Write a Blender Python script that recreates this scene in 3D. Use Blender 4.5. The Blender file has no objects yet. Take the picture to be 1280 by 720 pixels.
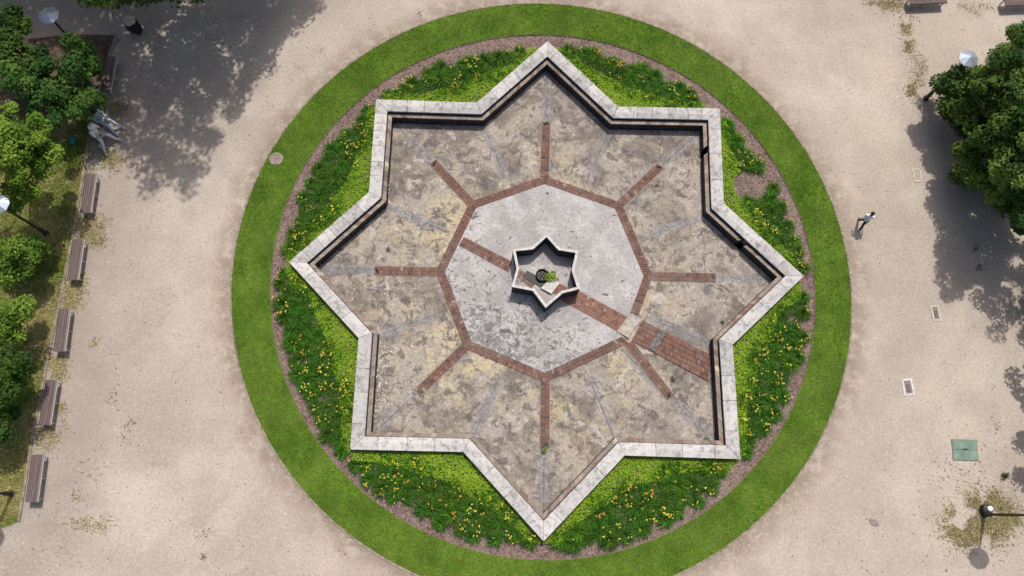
import bpy, bmesh, math, random
import numpy as np
from mathutils import Vector, Matrix
random.seed(7); rng = np.random.default_rng(11)
PI = math.pi
sc = bpy.context.scene
COL = sc.collection

# ------------------------------------------------------------------ camera (solved from the photograph's perspective)
S = 32/29
RI = np.array([0.99488521, 0.0972943, 0.02715201]); UP = np.array([-0.10101194, 0.95826947, 0.26742515])
FW = np.array([0, 0.268800002, -0.963196013]); CAM = np.array([-1.24764748, -8.91180386, 29.])*S; FPX = 982.266
def at(px, py, z=0.):
    """point of the place at height z that the photograph (1280x720) shows at px, py"""
    d = FW + (px-640)/FPX*RI - (py-360)/FPX*UP
    t = (z-CAM[2])/d[2]
    return CAM + t*d
def proj(P):
    d = np.atleast_2d(P)-CAM; w = d@FW
    return np.stack([640+FPX*(d@RI)/w, 360-FPX*(d@UP)/w], 1)
SUN_EL, SUN_AZ = math.radians(63), math.radians(9)          # azimuth from +Y towards +X
SD = np.array([math.sin(SUN_AZ)*math.cos(SUN_EL), math.cos(SUN_AZ)*math.cos(SUN_EL), math.sin(SUN_EL)])
def shadow(P):
    P = np.atleast_2d(P); return P - P[:, 2:3]/SD[2]*SD
cd = bpy.data.cameras.new('camera'); co = bpy.data.objects.new('camera', cd); COL.objects.link(co)
M = Matrix.Identity(4)
for i in range(3):
    M[i][0], M[i][1], M[i][2], M[i][3] = RI[i], UP[i], -FW[i], CAM[i]
co.matrix_world = M; cd.sensor_width = 36; cd.lens = FPX/1280*36; cd.clip_end = 2000; cd.clip_start = .1
sc.camera = co

# ------------------------------------------------------------------ light
w = bpy.data.worlds.new('World'); sc.world = w; w.use_nodes = True
nt = w.node_tree; bg = nt.nodes['Background']
sky = nt.nodes.new('ShaderNodeTexSky'); sky.sky_type = 'NISHITA'; sky.sun_disc = False
sky.sun_elevation = SUN_EL; sky.sun_rotation = SUN_AZ; sky.air_density = 1.0; sky.dust_density = 4.5
nt.links.new(sky.outputs[0], bg.inputs[0]); bg.inputs[1].default_value = .118
ld = bpy.data.lights.new('sun', 'SUN'); ld.energy = 3.5; ld.angle = math.radians(.9); ld.color = (1, .95, .88)
lo = bpy.data.objects.new('sun', ld); COL.objects.link(lo)
lo.rotation_euler = Vector(SD).to_track_quat('Z', 'Y').to_euler(); lo.location = (0, 20, 40)
sc.view_settings.view_transform = 'Standard'; sc.view_settings.look = 'None'
sc.view_settings.exposure = .11; sc.view_settings.gamma = 1
sc.render.engine = 'CYCLES'

# ------------------------------------------------------------------ materials
class G:
    def __init__(s, name, rough=.9, spec=.25):
        s.m = bpy.data.materials.new(name); s.m.use_nodes = True; s.t = s.m.node_tree
        s.b = s.t.nodes['Principled BSDF']; s.out = s.t.nodes['Material Output']
        s.b.inputs['Roughness'].default_value = rough; s.b.inputs['Specular IOR Level'].default_value = spec
    def set(s, sock, v):
        if isinstance(v, bpy.types.NodeSocket): s.t.links.new(v, sock)
        elif v is not None:
            if hasattr(sock.default_value, '__len__') and len(sock.default_value) == 4 and len(v) == 3: v = (*v, 1)
            sock.default_value = v
    def n(s, typ, ins=(), **props):
        nd = s.t.nodes.new(typ)
        for k, v in props.items(): setattr(nd, k, v)
        for k, v in (ins.items() if isinstance(ins, dict) else enumerate(ins)): s.set(nd.inputs[k], v)
        return nd
    def pos(s):
        if not hasattr(s, '_p'): s._p = s.n('ShaderNodeNewGeometry').outputs['Position']
        return s._p
    def noise(s, scale, detail=4, rough=.55, vec=None, dist=0):
        return s.n('ShaderNodeTexNoise', {'Vector': vec or s.pos(), 'Scale': scale, 'Detail': detail, 'Roughness': rough, 'Distortion': dist}).outputs[0]
    def vor(s, scale, feature='F1', out='Distance', vec=None):
        return s.n('ShaderNodeTexVoronoi', {'Vector': vec or s.pos(), 'Scale': scale}, feature=feature).outputs[out]
    def math(s, op, a, b=0., c=0., clamp=False):
        return s.n('ShaderNodeMath', [a, b, c], operation=op, use_clamp=clamp).outputs[0]
    def step(s, v, lo, hi, a=0., b=1.):
        return s.n('ShaderNodeMapRange', {0: v, 1: lo, 2: hi, 3: a, 4: b}, interpolation_type='SMOOTHSTEP').outputs[0]
    def mix(s, f, a, b, blend='MIX'):
        nd = s.n('ShaderNodeMix', data_type='RGBA', blend_type=blend)
        s.set(nd.inputs[0], f); s.set(nd.inputs[6], a); s.set(nd.inputs[7], b); return nd.outputs[2]
    def attr(s, name, out='Color'): return s.n('ShaderNodeAttribute', attribute_name=name).outputs[out]
    def color(s, v): s.set(s.b.inputs['Base Color'], v); return s
    def bump(s, h, strength=.3, dist=.02):
        nd = s.n('ShaderNodeBump', {'Strength': strength, 'Distance': dist, 'Height': h}); s.t.links.new(nd.outputs[0], s.b.inputs['Normal']); return s
    def scatter(s, k):
        """thin leaf: part of the light goes through"""
        tr = s.n('ShaderNodeBsdfTranslucent')
        l = [x for x in s.t.links if x.to_socket == s.b.inputs['Base Color']]
        if l: s.t.links.new(l[0].from_socket, tr.inputs[0])
        else: tr.inputs[0].default_value = s.b.inputs['Base Color'].default_value
        mx = s.n('ShaderNodeMixShader', [k, s.b.outputs[0], tr.outputs[0]]); s.t.links.new(mx.outputs[0], s.out.inputs[0]); return s
MAT = {}
def plain(name, c, rough=.6, metal=0., var=.15, scale=12.):
    g = G(name, rough); n = g.noise(scale, 5, .6)
    d = tuple(x*(1-var) for x in c); u = tuple(min(1, x*(1+var)) for x in c)
    g.color(g.mix(g.step(n, .3, .7), d, u)); g.b.inputs['Metallic'].default_value = metal
    MAT[name] = g.m; return g
def tinted(name, rough=.7, k=0., var=.0, spec=.25):
    g = G(name, rough, spec); a = g.attr('tint')
    if var: a = g.mix(g.step(g.noise(9, 4), .3, .7), g.mix(var, a, (0, 0, 0)), a)
    g.color(a)
    if k: g.scatter(k)
    MAT[name] = g.m; return g

LC = np.array([-.077, -.030])*S; LR = 11.9249*S        # lawn circle
# gravel
g = G('gravel', .95, .15)
big = g.noise(.16, 4, .6); mid = g.noise(.9, 5, .65); sp = g.noise(9, 4, .75); fine = g.noise(28, 3, .8)
c = g.mix(g.step(big, .34, .66), (.34, .286, .232), (.462, .396, .326))
c = g.mix(g.step(mid, .25, .75), g.mix(.25, c, (.22, .18, .15)), c)
c = g.mix(g.math('MULTIPLY', g.step(g.noise(.30, 6, .7), .50, .66), .35), c, (.25, .205, .18))
c = g.mix(g.math('MULTIPLY', g.step(g.noise(.23, 5, .65, dist=.5), .53, .68), .35), c, (.56, .50, .44))
c = g.mix(g.step(sp, .30, .70), g.mix(.27, c, (.20, .16, .135)), g.mix(.20, c, (.62, .56, .50)))
c = g.mix(g.step(fine, .33, .45), g.mix(.6, c, (.14, .105, .085)), c)
c = g.mix(g.step(fine, .60, .72), c, g.mix(.45, c, (.74, .68, .61)))
sx = g.n('ShaderNodeSeparateXYZ', [g.pos()]).outputs
def radial(g, cx, cy):
    s = g.n('ShaderNodeSeparateXYZ', [g.pos()]).outputs
    x = g.math('SUBTRACT', s[0], cx); y = g.math('SUBTRACT', s[1], cy)
    r = g.math('SQRT', g.math('ADD', g.math('MULTIPLY', x, x), g.math('MULTIPLY', y, y)))
    return x, y, r
_, _, r = radial(g, *LC)
edge = g.step(g.math('ADD', r, g.math('MULTIPLY', g.noise(.5, 3), -1.2)), LR-.55, LR+.55, 1, 0)
dirt = g.math('MULTIPLY', edge, g.step(g.noise(1.6, 6, .75), .36, .56), clamp=True)
c = g.mix(g.math('MULTIPLY', dirt, .72), c, (.20, .15, .11))
_a, _b = at(24, 652), at(146, 44); _u = (_b-_a)[:2]/np.linalg.norm((_b-_a)[:2])
dv = g.math('SUBTRACT', g.math('MULTIPLY', sx[0], float(_u[1])), g.math('MULTIPLY', sx[1], float(_u[0])))
dv = g.math('SUBTRACT', dv, float(_a[0]*_u[1]-_a[1]*_u[0]))
worn = g.math('MULTIPLY', g.step(g.math('ADD', dv, g.math('MULTIPLY', g.noise(.6, 5, .7), -3.)), -.8, 2.6, 1, 0), g.step(g.noise(1.1, 6, .7), .25, .6, .45, 1.))
c = g.mix(g.math('MULTIPLY', worn, .42), c, (.20, .165, .145))
spots = g.math('MULTIPLY', g.step(g.noise(3.2, 5, .7), .665, .73), g.step(g.noise(.35, 2), .48, .62))
c = g.mix(g.math('MULTIPLY', spots, .75), c, (.13, .09, .06))
g.color(c).bump(g.math('ADD', fine, g.math('MULTIPLY', sp, .8)), .5, .02); MAT['gravel'] = g.m
# lawn
g = G('lawn', .9, .1)
c = g.mix(g.step(g.noise(.7, 5, .65), .3, .7), (.055, .125, .010), (.115, .215, .020))
c = g.mix(g.step(g.noise(7, 5, .7), .35, .65), g.mix(.5, c, (.03, .075, .008)), c)
g.color(c).bump(g.noise(25, 4), .6, .04); MAT['lawn'] = g.m
# verge soil
g = G('verge', .95, .1)
c = g.mix(g.step(g.noise(.55, 5, .65), .40, .58), (.11, .145, .022), (.28, .24, .10))
c = g.mix(g.step(g.noise(5, 5, .7), .3, .7), g.mix(.5, c, (.05, .045, .02)), c)
g.color(c).bump(g.noise(14, 4), .6, .05); MAT['verge'] = g.m
g = G('soil', .95, .1); g.color(g.mix(g.step(g.noise(4, 6, .7), .35, .65), (.045, .032, .024), (.13, .095, .07))).bump(g.noise(14, 4), .6, .04); MAT['soil'] = g.m
# mulch
g = G('mulch', .95, .1)
c = g.mix(g.step(g.noise(11, 5, .75), .35, .65), (.085, .055, .045), (.27, .19, .165))
c = g.mix(g.step(g.noise(.8, 3), .4, .6), c, g.mix(.35, c, (.30, .235, .19)))
g.color(c).bump(g.noise(20, 4, .7), .9, .05); MAT['mulch'] = g.m
# pool concrete
SC = None
g = G('pool_concrete', .9, .2)
x, y, r = radial(g, 0, 0)
n1 = g.noise(.55, 7, .68, dist=.6); n2 = g.noise(2.1, 7, .72, dist=.7); n3 = g.noise(9, 5, .7)
c = g.mix(g.step(n1, .42, .58), (.19, .164, .143), (.39, .34, .292))
lich = g.math('MULTIPLY', g.step(g.noise(1.5, 10, .76, dist=1.), .475, .525), g.step(g.noise(.33, 3, .6), .40, .54, .12, 1.))
inner = g.step(r, 4.6, 8.2, 1., .25); west = g.step(g.math('ADD', g.math('MULTIPLY', x, -1), g.math('MULTIPLY', y, -.7)), -6, 5, .45, 1.)
lich = g.math('MULTIPLY', lich, g.math('MULTIPLY', inner, west))
c = g.mix(g.math('MULTIPLY', lich, .95), c, (.56, .465, .295))
c = g.mix(g.math('MULTIPLY', g.step(g.noise(6.5, 8, .8, dist=1.2), .50, .60), .45), c, (.13, .112, .098))
pale = g.step(g.noise(1.3, 9, .78, dist=1.4), .555, .615)
c = g.mix(g.math('MULTIPLY', pale, .75), c, (.54, .48, .43))
dark = g.step(n2, .545, .585)
c = g.mix(g.math('MULTIPLY', dark, .72), c, (.105, .092, .088))
th = g.math('ARCTAN2', y, x); th = g.math('ADD', th, -.078)
k = PI/8
dth = g.math('PINGPONG', g.math('ADD', th, 8*PI), k/2)     # 0 at every sixteenth ray
dth = g.math('SUBTRACT', g.math('WRAP', g.math('ADD', th, k/2), k, 0.), k/2)
dist = g.math('ABSOLUTE', g.math('MULTIPLY', r, g.math('SINE', dth)))
wob = g.math('ADD', dist, g.math('MULTIPLY', g.math('SUBTRACT', g.noise(2.2, 5), .5), .10)); seam = g.math('MULTIPLY', g.step(g.math('ABSOLUTE', wob), .012, .035, 1, 0), g.math('MULTIPLY', g.step(r, 4.4, 4.8), g.step(g.noise(1.4, 4), .40, .52)))
dist = g.math('ADD', dist, g.math('MULTIPLY', g.math('SUBTRACT', g.noise(1.3, 4), .5), .42))
ray = g.math('MULTIPLY', g.step(dist, .12, .27, 1, 0), g.step(r, 4.4, 5.2))
ray = g.math('MULTIPLY', ray, g.step(g.noise(.9, 5, .7), .30, .50))
c = g.mix(g.math('MULTIPLY', ray, .8), c, g.mix(g.step(g.noise(3.5, 6, .8, dist=1), .40, .62), (.165, .16, .165), (.36, .345, .345)))
fl = g.step(g.noise(4.6, 6, .7), .665, .69)
c = g.mix(g.math('MULTIPLY', seam, .6), c, (.10, .09, .085))
wv = g.n('ShaderNodeVectorMath', [g.pos(), g.n('ShaderNodeVectorMath', [g.n('ShaderNodeTexNoise', {'Vector': g.pos(), 'Scale': 1.2, 'Detail': 5}).outputs['Color'], (.9, .9, .9)], operation='MULTIPLY').outputs[0]], operation='ADD').outputs[0]
crack = g.math('MULTIPLY', g.step(g.vor(.33, 'DISTANCE_TO_EDGE', vec=wv), .006, .016, 1, 0), g.step(g.noise(.5, 4), .46, .58))
c = g.mix(g.math('MULTIPLY', crack, .38), c, (.07, .062, .058))
c = g.mix(fl, c, (.70, .64, .58))
c = g.mix(g.step(n3, .3, .7), g.mix(.4, c, (.06, .05, .045)), c)
wet = g.step(g.noise(.4, 5, .6), .56, .68)
c = g.mix(g.math('MULTIPLY', wet, .45), c, (.16, .14, .125))
c = g.mix(.05, c, (0, 0, 0))
g.color(c).bump(g.math('ADD', n3, n2), .35, .03); MAT['pool_concrete'] = g.m
# centre slab : paler, flaking towards the south west
g = G('slab_concrete', .9, .2)
x, y, r = radial(g, 0, 0)
c = g.mix(g.step(g.noise(.9, 6, .65), .35, .65), (.32, .305, .295), (.485, .46, .45))
c = g.mix(g.step(g.noise(8, 5, .75), .3, .7), g.mix(.5, c, (.16, .15, .145)), c)
side = g.math('ADD', g.math('MULTIPLY', x, -.07), g.math('MULTIPLY', y, -.13))
th_ = g.math('ADD', g.noise(3.6, 9, .76, dist=.9), g.math('MULTIPLY', side, .20))
c = g.mix(g.math('MULTIPLY', g.step(th_, .585, .61), .8), c, (.14, .13, .13))
c = g.mix(g.step(g.noise(3.4, 7, .75, dist=1.), .63, .68), c, (.56, .54, .52))
c = g.mix(g.step(g.noise(3.6, 7, .74, dist=.8), .60, .62), c, (.10, .09, .09))
g.color(c).bump(g.noise(9, 5), .3, .02); MAT['slab_concrete'] = g.m
def tint_rough(name, mul, rough=.85):
    g = G(name, rough, .2); a = g.attr('tint')
    n = g.noise(4, 7, .75, dist=.6); n2 = g.noise(22, 4, .7)
    if name == 'brick': a = g.mix(g.math('MULTIPLY', g.step(g.noise(1.1, 6, .75), .48, .64), .42), a, (.24, .20, .175))
    c = g.mix(g.step(n, .44, .66), a, g.mix(mul, a, (.05, .045, .04)))
    c = g.mix(g.step(n2, .3, .7), g.mix(.25, c, (.04, .035, .03)), c)
    g.color(c).bump(n2, .3, .01); MAT[name] = g.m
tint_rough('coping_stone', .52); tint_rough('brick', .52)
tint_rough('old_brick', .45)
plain('wall_stone', (.13, .12, .115), .9, var=.45, scale=6)
plain('stained_shade_stone', (.030, .029, .031), .8, var=.55, scale=5)  # near-black: stain plus the shade of the wall drop put into the colour
plain('pale_stone', (.46, .44, .42), .85, var=.25, scale=8)
plain('kerb_stone', (.24, .195, .155), .9, var=.35, scale=5)
plain('slab_stone', (.34, .30, .26), .9, var=.25, scale=5)
plain('mortar', (.25, .21, .18), .95, var=.35, scale=4)
g = G('bench_wood', .8, .2); a = g.attr('tint')
mp = g.n('ShaderNodeMapping', {'Vector': g.n('ShaderNodeTexCoord').outputs['Object'], 'Scale': (30, 1.5, 30)}).outputs[0]
g.color(g.mix(g.step(g.noise(1, 6, .7, vec=mp), .3, .7), g.mix(.45, a, (.04, .03, .03)), a)); MAT['bench_wood'] = g.m
plain('bench_metal', (.42, .40, .38), .6, var=.2)
plain('black_metal', (.018, .018, .02), .5, var=.3)
plain('pole_metal', (.035, .03, .028), .5, var=.3)
g = plain('shade_metal', (.30, .34, .40), .42, .5, var=.12, scale=4)
plain('globe', (.8, .8, .78), .25, var=.03)
plain('hatch_green', (.15, .215, .172), .7, var=.22, scale=3)
plain('tan_lid', (.50, .40, .30), .8, var=.2)
plain('white_frame', (.52, .49, .45), .8, var=.2, scale=10)
plain('dull_frame', (.44, .38, .33), .9, var=.2, scale=10)
plain('grate', (.10, .09, .09), .6, var=.3)
plain('grey_stone', (.22, .185, .175), .9, var=.25)
plain('bark', (.085, .065, .05), .95, var=.4, scale=14)
plain('skin', (.47, .30, .22), .6, var=.05); plain('hair_dark', (.015, .012, .011), .6); plain('hair_grey', (.42, .40, .38), .7)
plain('teal_cloth', (.20, .36, .34), .9, var=.12); plain('white_cloth', (.68, .67, .66), .9, var=.06)
plain('jeans', (.42, .52, .62), .9, var=.12); plain('pale_trousers', (.52, .53, .58), .9, var=.08)
plain('dark_trousers', (.035, .034, .036), .9, var=.2); plain('shoe', (.55, .52, .50), .7); plain('grey_cloth', (.30, .30, .31), .9)
plain('shoe_dark', (.05, .045, .04), .7); plain('bag_cloth', (.02, .16, .13), .8, var=.15)
tinted('leaf', .65, .22, spec=.15); tinted('lily', .7, .2, spec=.12); tinted('blade', .8, .15, spec=.15)
tinted('chip', .9); tinted('bloom_petal', .6, .2)
plain('stem', (.07, .14, .02), .7)

# ------------------------------------------------------------------ object helpers
def link(name, me, mat=None, parent=None):
    o = bpy.data.objects.new(name, me); COL.objects.link(o)
    if mat: me.materials.append(MAT[mat])
    if parent: o.parent = parent
    return o
def tag(o, label=None, cat=None, group=None, kind=None):
    for k, v in (('label', label), ('category', cat), ('group', group), ('kind', kind)):
        if v: o[k] = v
    return o
def empty(name, loc, rz, label, cat, group=None):
    o = bpy.data.objects.new(name, None); COL.objects.link(o); o.empty_display_size = .2
    o.location = tuple(loc); o.rotation_euler = (0, 0, rz); return tag(o, label, cat, group)
def npmesh(name, V, F, tint=None, smooth=False):
    """V (n,3), F (m,k) with one k; tint (n,3)"""
    V = np.asarray(V, np.float32); F = np.asarray(F, np.int32); k = F.shape[1]
    me = bpy.data.meshes.new(name); me.vertices.add(len(V)); me.vertices.foreach_set('co', V.ravel())
    me.loops.add(F.size); me.loops.foreach_set('vertex_index', F.ravel())
    me.polygons.add(len(F)); me.polygons.foreach_set('loop_start', np.arange(0, F.size, k, dtype=np.int32))
    me.polygons.foreach_set('loop_total', np.full(len(F), k, np.int32))
    if tint is not None:
        a = me.color_attributes.new('tint', 'FLOAT_COLOR', 'POINT')
        c = np.ones((len(V), 4), np.float32); c[:, :3] = tint; a.data.foreach_set('color', c.ravel())
    me.update(); me.validate()
    if smooth: me.polygons.foreach_set('use_smooth', np.ones(len(F), bool))
    return me
class MB:
    """collects tapered boxes, prisms and tubes in one bmesh"""
    def __init__(s): s.bm = bmesh.new(); s.tl = s.bm.verts.layers.float_color.new('tint')
    def face(s, vs):
        try: return s.bm.faces.new(vs)
        except ValueError: return None
    def prism(s, poly, z0, z1, tint=(1, 1, 1), bottom=True):
        p = [(q[0], q[1]) for q in poly]
        if sum(p[i-1][0]*p[i][1]-p[i][0]*p[i-1][1] for i in range(len(p))) < 0: p = p[::-1]
        lo = [s.bm.verts.new((x, y, z0)) for x, y in p]; hi = [s.bm.verts.new((x, y, z1)) for x, y in p]
        for v in lo+hi: v[s.tl] = (*tint, 1)
        s.face(hi)
        if bottom: s.face(lo[::-1])
        for i in range(len(p)): s.face([lo[i-1], lo[i], hi[i], hi[i-1]])
    def box(s, c, size, rz=0, tint=(1, 1, 1)):
        hx, hy = size[0]/2, size[1]/2; ca, sa = math.cos(rz), math.sin(rz)
        poly = [(c[0]+ca*x-sa*y, c[1]+sa*x+ca*y) for x, y in ((-hx, -hy), (hx, -hy), (hx, hy), (-hx, hy))]
        s.prism(poly, c[2]-size[2]/2, c[2]+size[2]/2, tint)
    def tube(s, pts, rad, seg=12, tint=(1, 1, 1), cap=True):
        pts = [Vector(p) for p in pts]; rings = []
        ref = Vector((0, 0, 1)) if abs((pts[-1]-pts[0]).normalized().z) < .95 else Vector((1, 0, 0))
        for i, p in enumerate(pts):
            t = (pts[min(i+1, len(pts)-1)]-pts[max(i-1, 0)]).normalized()
            a = t.cross(ref).normalized(); b = t.cross(a)
            rr = rad[i] if hasattr(rad, '__len__') else rad
            rings.append([s.bm.verts.new(p+(a*math.cos(k*2*PI/seg)+b*math.sin(k*2*PI/seg))*rr) for k in range(seg)])
            for v in rings[-1]: v[s.tl] = (*tint, 1)
        for A, B in zip(rings, rings[1:]):
            for k in range(seg): s.face([A[k-1], A[k], B[k], B[k-1]])
        if cap: s.face(rings[0]); s.face(rings[-1][::-1])
    def lathe(s, prof, c=(0, 0, 0), seg=32, tint=(1, 1, 1)):
        rings = []
        for r, z in prof:
            if r < 1e-5: rings.append([s.bm.verts.new((c[0], c[1], c[2]+z))])
            else: rings.append([s.bm.verts.new((c[0]+r*math.cos(k*2*PI/seg), c[1]+r*math.sin(k*2*PI/seg), c[2]+z)) for k in range(seg)])
            for v in rings[-1]: v[s.tl] = (*tint, 1)
        for A, B in zip(rings, rings[1:]):
            for k in range(seg):
                q = []
                for v in (A[k-1 if len(A) > 1 else 0], A[k if len(A) > 1 else 0], B[k if len(B) > 1 else 0], B[k-1 if len(B) > 1 else 0]):
                    if v not in q: q.append(v)
                if len(q) > 2: s.face(q)
    def ball(s, c, r, sc=(1, 1, 1), seg=16):
        n = 10
        s.lathe([(r*math.sin(PI*i/n) if 0 < i < n else 0, 0) for i in range(n+1)], c, seg) if False else None
        prof = [(r*math.sin(PI*i/n), -r*math.cos(PI*i/n)) for i in range(n+1)]
        rings = []
        for i, (rr, z) in enumerate(prof):
            m = 1 if i in (0, n) else seg
            rings.append([s.bm.verts.new((c[0]+sc[0]*rr*math.cos(k*2*PI/seg)*(m > 1), c[1]+sc[1]*rr*math.sin(k*2*PI/seg)*(m > 1), c[2]+sc[2]*z)) for k in range(m)])
        for A, B in zip(rings, rings[1:]):
            for k in range(seg):
                q = []
                for v in (A[(k-1) % len(A)], A[k % len(A)], B[k % len(B)], B[(k-1) % len(B)]):
                    if v not in q: q.append(v)
                if len(q) > 2: s.face(q)
    def build(s, name, mat, parent=None, bevel=0, smooth=False, bseg=2):
        bmesh.ops.recalc_face_normals(s.bm, faces=s.bm.faces)
        if bevel: bmesh.ops.bevel(s.bm, geom=s.bm.edges[:], offset=bevel, segments=bseg, affect='EDGES', profile=.6)
        me = bpy.data.meshes.new(name); s.bm.to_mesh(me); s.bm.free()
        if smooth:
            me.polygons.foreach_set('use_smooth', np.ones(len(me.polygons), bool))
            if smooth == 2: me.set_sharp_from_angle(angle=math.radians(40))
        return link(name, me, mat, parent)
def copy_tree(o, parent=None):
    c = o.copy(); COL.objects.link(c)
    if parent: c.parent = parent
    for ch in o.children: copy_tree(ch, c)
    return c
def inpoly(P, poly):
    P = np.atleast_2d(P); poly = np.asarray(poly, float); r = np.zeros(len(P), bool); j = len(poly)-1
    for i in range(len(poly)):
        a, b = poly[i], poly[j]
        with np.errstate(divide='ignore', invalid='ignore'):
            r ^= ((a[1] > P[:, 1]) != (b[1] > P[:, 1])) & (P[:, 0] < (b[0]-a[0])*(P[:, 1]-a[1])/(b[1]-a[1])+a[0])
        j = i
    return r
def offset(poly, d):
    """poly clockwise or not; positive d goes inward"""
    P = [np.array(p[:2], float) for p in poly]; n = len(P)
    area = sum(P[i-1][0]*P[i][1]-P[i][0]*P[i-1][1] for i in range(n)); sg = 1 if area > 0 else -1
    out = []
    for i in range(n):
        a, b, c = P[i-1], P[i], P[(i+1) % n]
        u = (b-a)/np.linalg.norm(b-a); v = (c-b)/np.linalg.norm(c-b)
        nu = sg*np.array([-u[1], u[0]]); nv = sg*np.array([-v[1], v[0]])
        A = np.array([u, -v]).T; t = np.linalg.solve(A, (b+nv*d)-(b+nu*d))
        out.append(b+nu*d+u*t[0])
    return out
def segdist(P, a, b):
    P = np.atleast_2d(P); a = np.asarray(a)[:2]; b = np.asarray(b)[:2]; ab = b-a
    t = np.clip(((P[:, :2]-a)@ab)/(ab@ab), 0, 1); return np.linalg.norm(P[:, :2]-a-t[:, None]*ab, axis=1)
def polydist(P, poly): return np.min([segdist(P, poly[i-1], poly[i]) for i in range(len(poly))], axis=0)
def jit(c, v=.2, n=None):
    return np.clip(np.asarray(c)*(1+v*(random.random()*2-1)), 0, 1)

# ------------------------------------------------------------------ plan of the star
TIPS = [(684.5, 51), (900, 135.5), (1005, 345), (925.7, 574), (679.5, 677), (437.5, 562), (361, 327.5), (470, 124)]
CONC = [(772.5, 133), (905, 254), (916, 431), (781, 569.5), (579, 565), (448, 422.5), (461, 240), (596, 128)]
ZC = .386
STAR = []
for a, b in zip(TIPS, CONC): STAR += [at(*a, ZC)[:2], at(*b, ZC)[:2]]
ZF = -.42                                               # pool floor
lawn_in_px = [(640, 39), (707, 40.5), (340, 405), (336, 345), (392, 540), (640, 704), (1020, 330), (1021, 372), (965, 540), (470, 118), (860, 105)]
A = np.array([at(*p)[:2] for p in lawn_in_px])
sol = np.linalg.lstsq(np.c_[2*A, np.ones(len(A))], (A**2).sum(1), rcond=None)[0]
MC = sol[:2]; MR = math.sqrt(sol[2]+MC@MC)              # mulch circle
print('mulch circle', MC, MR, 'lawn', LC, LR)
def circle(c, r, n=160): return [(c[0]+r*math.cos(2*PI*i/n), c[1]+r*math.sin(2*PI*i/n)) for i in range(n)]
def sheet(name, outer, inner, z, mat, kind='structure', zfun=None):
    bm = bmesh.new(); es = []
    for loop in (outer, inner):
        if loop is None: continue
        vs = [bm.verts.new((p[0], p[1], z)) for p in loop]
        es += [bm.edges.new((vs[i-1], vs[i])) for i in range(len(vs))]
    bmesh.ops.triangle_fill(bm, edges=es, use_beauty=True)
    bmesh.ops.recalc_face_normals(bm, faces=bm.faces)
    if sum(f.normal.z for f in bm.faces) < 0: bmesh.ops.reverse_faces(bm, faces=bm.faces)
    me = bpy.data.meshes.new(name); bm.to_mesh(me); bm.free()
    o = link(name, me, mat); o['kind'] = kind; return o
def ring(mb, c0, r0, c1, r1, z0, z1, n=160, tint=(1, 1, 1)):
    a, b = circle(c0, r0, n), circle(c1, r1, n)
    V = [[mb.bm.verts.new((*p, z)) for p in q] for q, z in ((a, z0), (a, z1), (b, z1), (b, z0))]
    for A, B in zip(V, V[1:]):
        for k in range(n): mb.face([A[k-1], A[k], B[k], B[k-1]])
sheet('ground', circle((0, 0), 500, 64), circle(LC, LR+.03), 0, 'gravel')
m = MB(); ring(m, LC, LR+.05, LC, LR-.03, -.1, .035); m.build('kerb', 'kerb_stone')['kind'] = 'structure'
sheet('lawn', circle(LC, LR-.025), circle(MC, MR), .02, 'lawn')
m = MB(); ring(m, MC, MR+.01, MC, MR-.03, -.1, .0); m.build('bed_edge', 'mulch')['kind'] = 'structure'
sheet('planting_bed', circle(MC, MR-.01), offset(STAR, .1), -.04, 'mulch')

# ------------------------------------------------------------------ the star pool : one thing with its parts
pool = empty('star_pool', (0, 0, 0), 0, 'large empty eight pointed star pool with pale stone coping and red brick bands', 'fountain pool')
WC = .53
def lerp(a, b, t): return (a[0]+(b[0]-a[0])*t, a[1]+(b[1]-a[1])*t)
O0, I0 = STAR, offset(STAR, WC)
m = MB()
for i in range(16):
    a, b, c, d = O0[i], O0[(i+1) % 16], I0[i], I0[(i+1) % 16]
    L = np.linalg.norm(np.array(b)-np.array(a)); n = (6 if i in (14, 15, 0, 1, 12, 13) else 4)
    cuts = [0]+[(k+random.uniform(-.12, .12))/n for k in range(1, n)]+[1]
    for t0, t1 in zip(cuts, cuts[1:]):
        e = .006/L; v = random.uniform(.82, 1.08); z1 = ZC+random.uniform(-.006, .006)
        A_, B_, C_, D_ = (np.array(q) for q in (a, b, c, d)); uu = (D_-C_)/np.linalg.norm(D_-C_)
        foot = lambda p, tt: C_ if tt < 1e-6 else D_ if tt > 1-1e-6 else C_+uu*((np.array(p)-C_)@uu)       # joints square to the wall, mitres at the corners
        p0, p1 = lerp(a, b, t0), lerp(a, b, t1); q0, q1 = foot(p0, t0), foot(p1, t1); uo = (B_-A_)/np.linalg.norm(B_-A_)*.005
        tint = (.53*v, .51*v, .495*v); P_, Q_ = (p0+uo, p1-uo), (q0+uo, q1-uo)
        sec = []
        for P0, Q0 in zip(P_, Q_):
            M0 = P0+(Q0-P0)*.56
            sec.append([m.bm.verts.new((*xy, z)) for xy, z in ((P0, ZC-.12), (P0, z1), (M0, z1), (Q0, z1-.075), (Q0, ZC-.15))])
            for vv in sec[-1]: vv[m.tl] = (*tint, 1)
        for k in range(5): m.face([sec[0][k-1], sec[0][k], sec[1][k], sec[1][k-1]])
        m.face(sec[0]); m.face(sec[1][::-1])
m.build('coping', 'coping_stone', pool, bevel=.014)
def loopwall(name, pa, pb, z0, z1, mat, lid=True):
    m = MB(); n = len(pa)
    V = [[m.bm.verts.new((p[0], p[1], z)) for p in q] for q, z in ((pa, z0), (pa, z1), (pb, z1), (pb, z0))]
    for A, B in zip(V, V[1:]):
        for k in range(n): m.face([A[k-1], A[k], B[k], B[k-1]])
    return m.build(name, mat, pool)
loopwall('wall', offset(STAR, .05), offset(STAR, WC-.05), -.3, ZC-.13, 'wall_stone')
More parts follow.
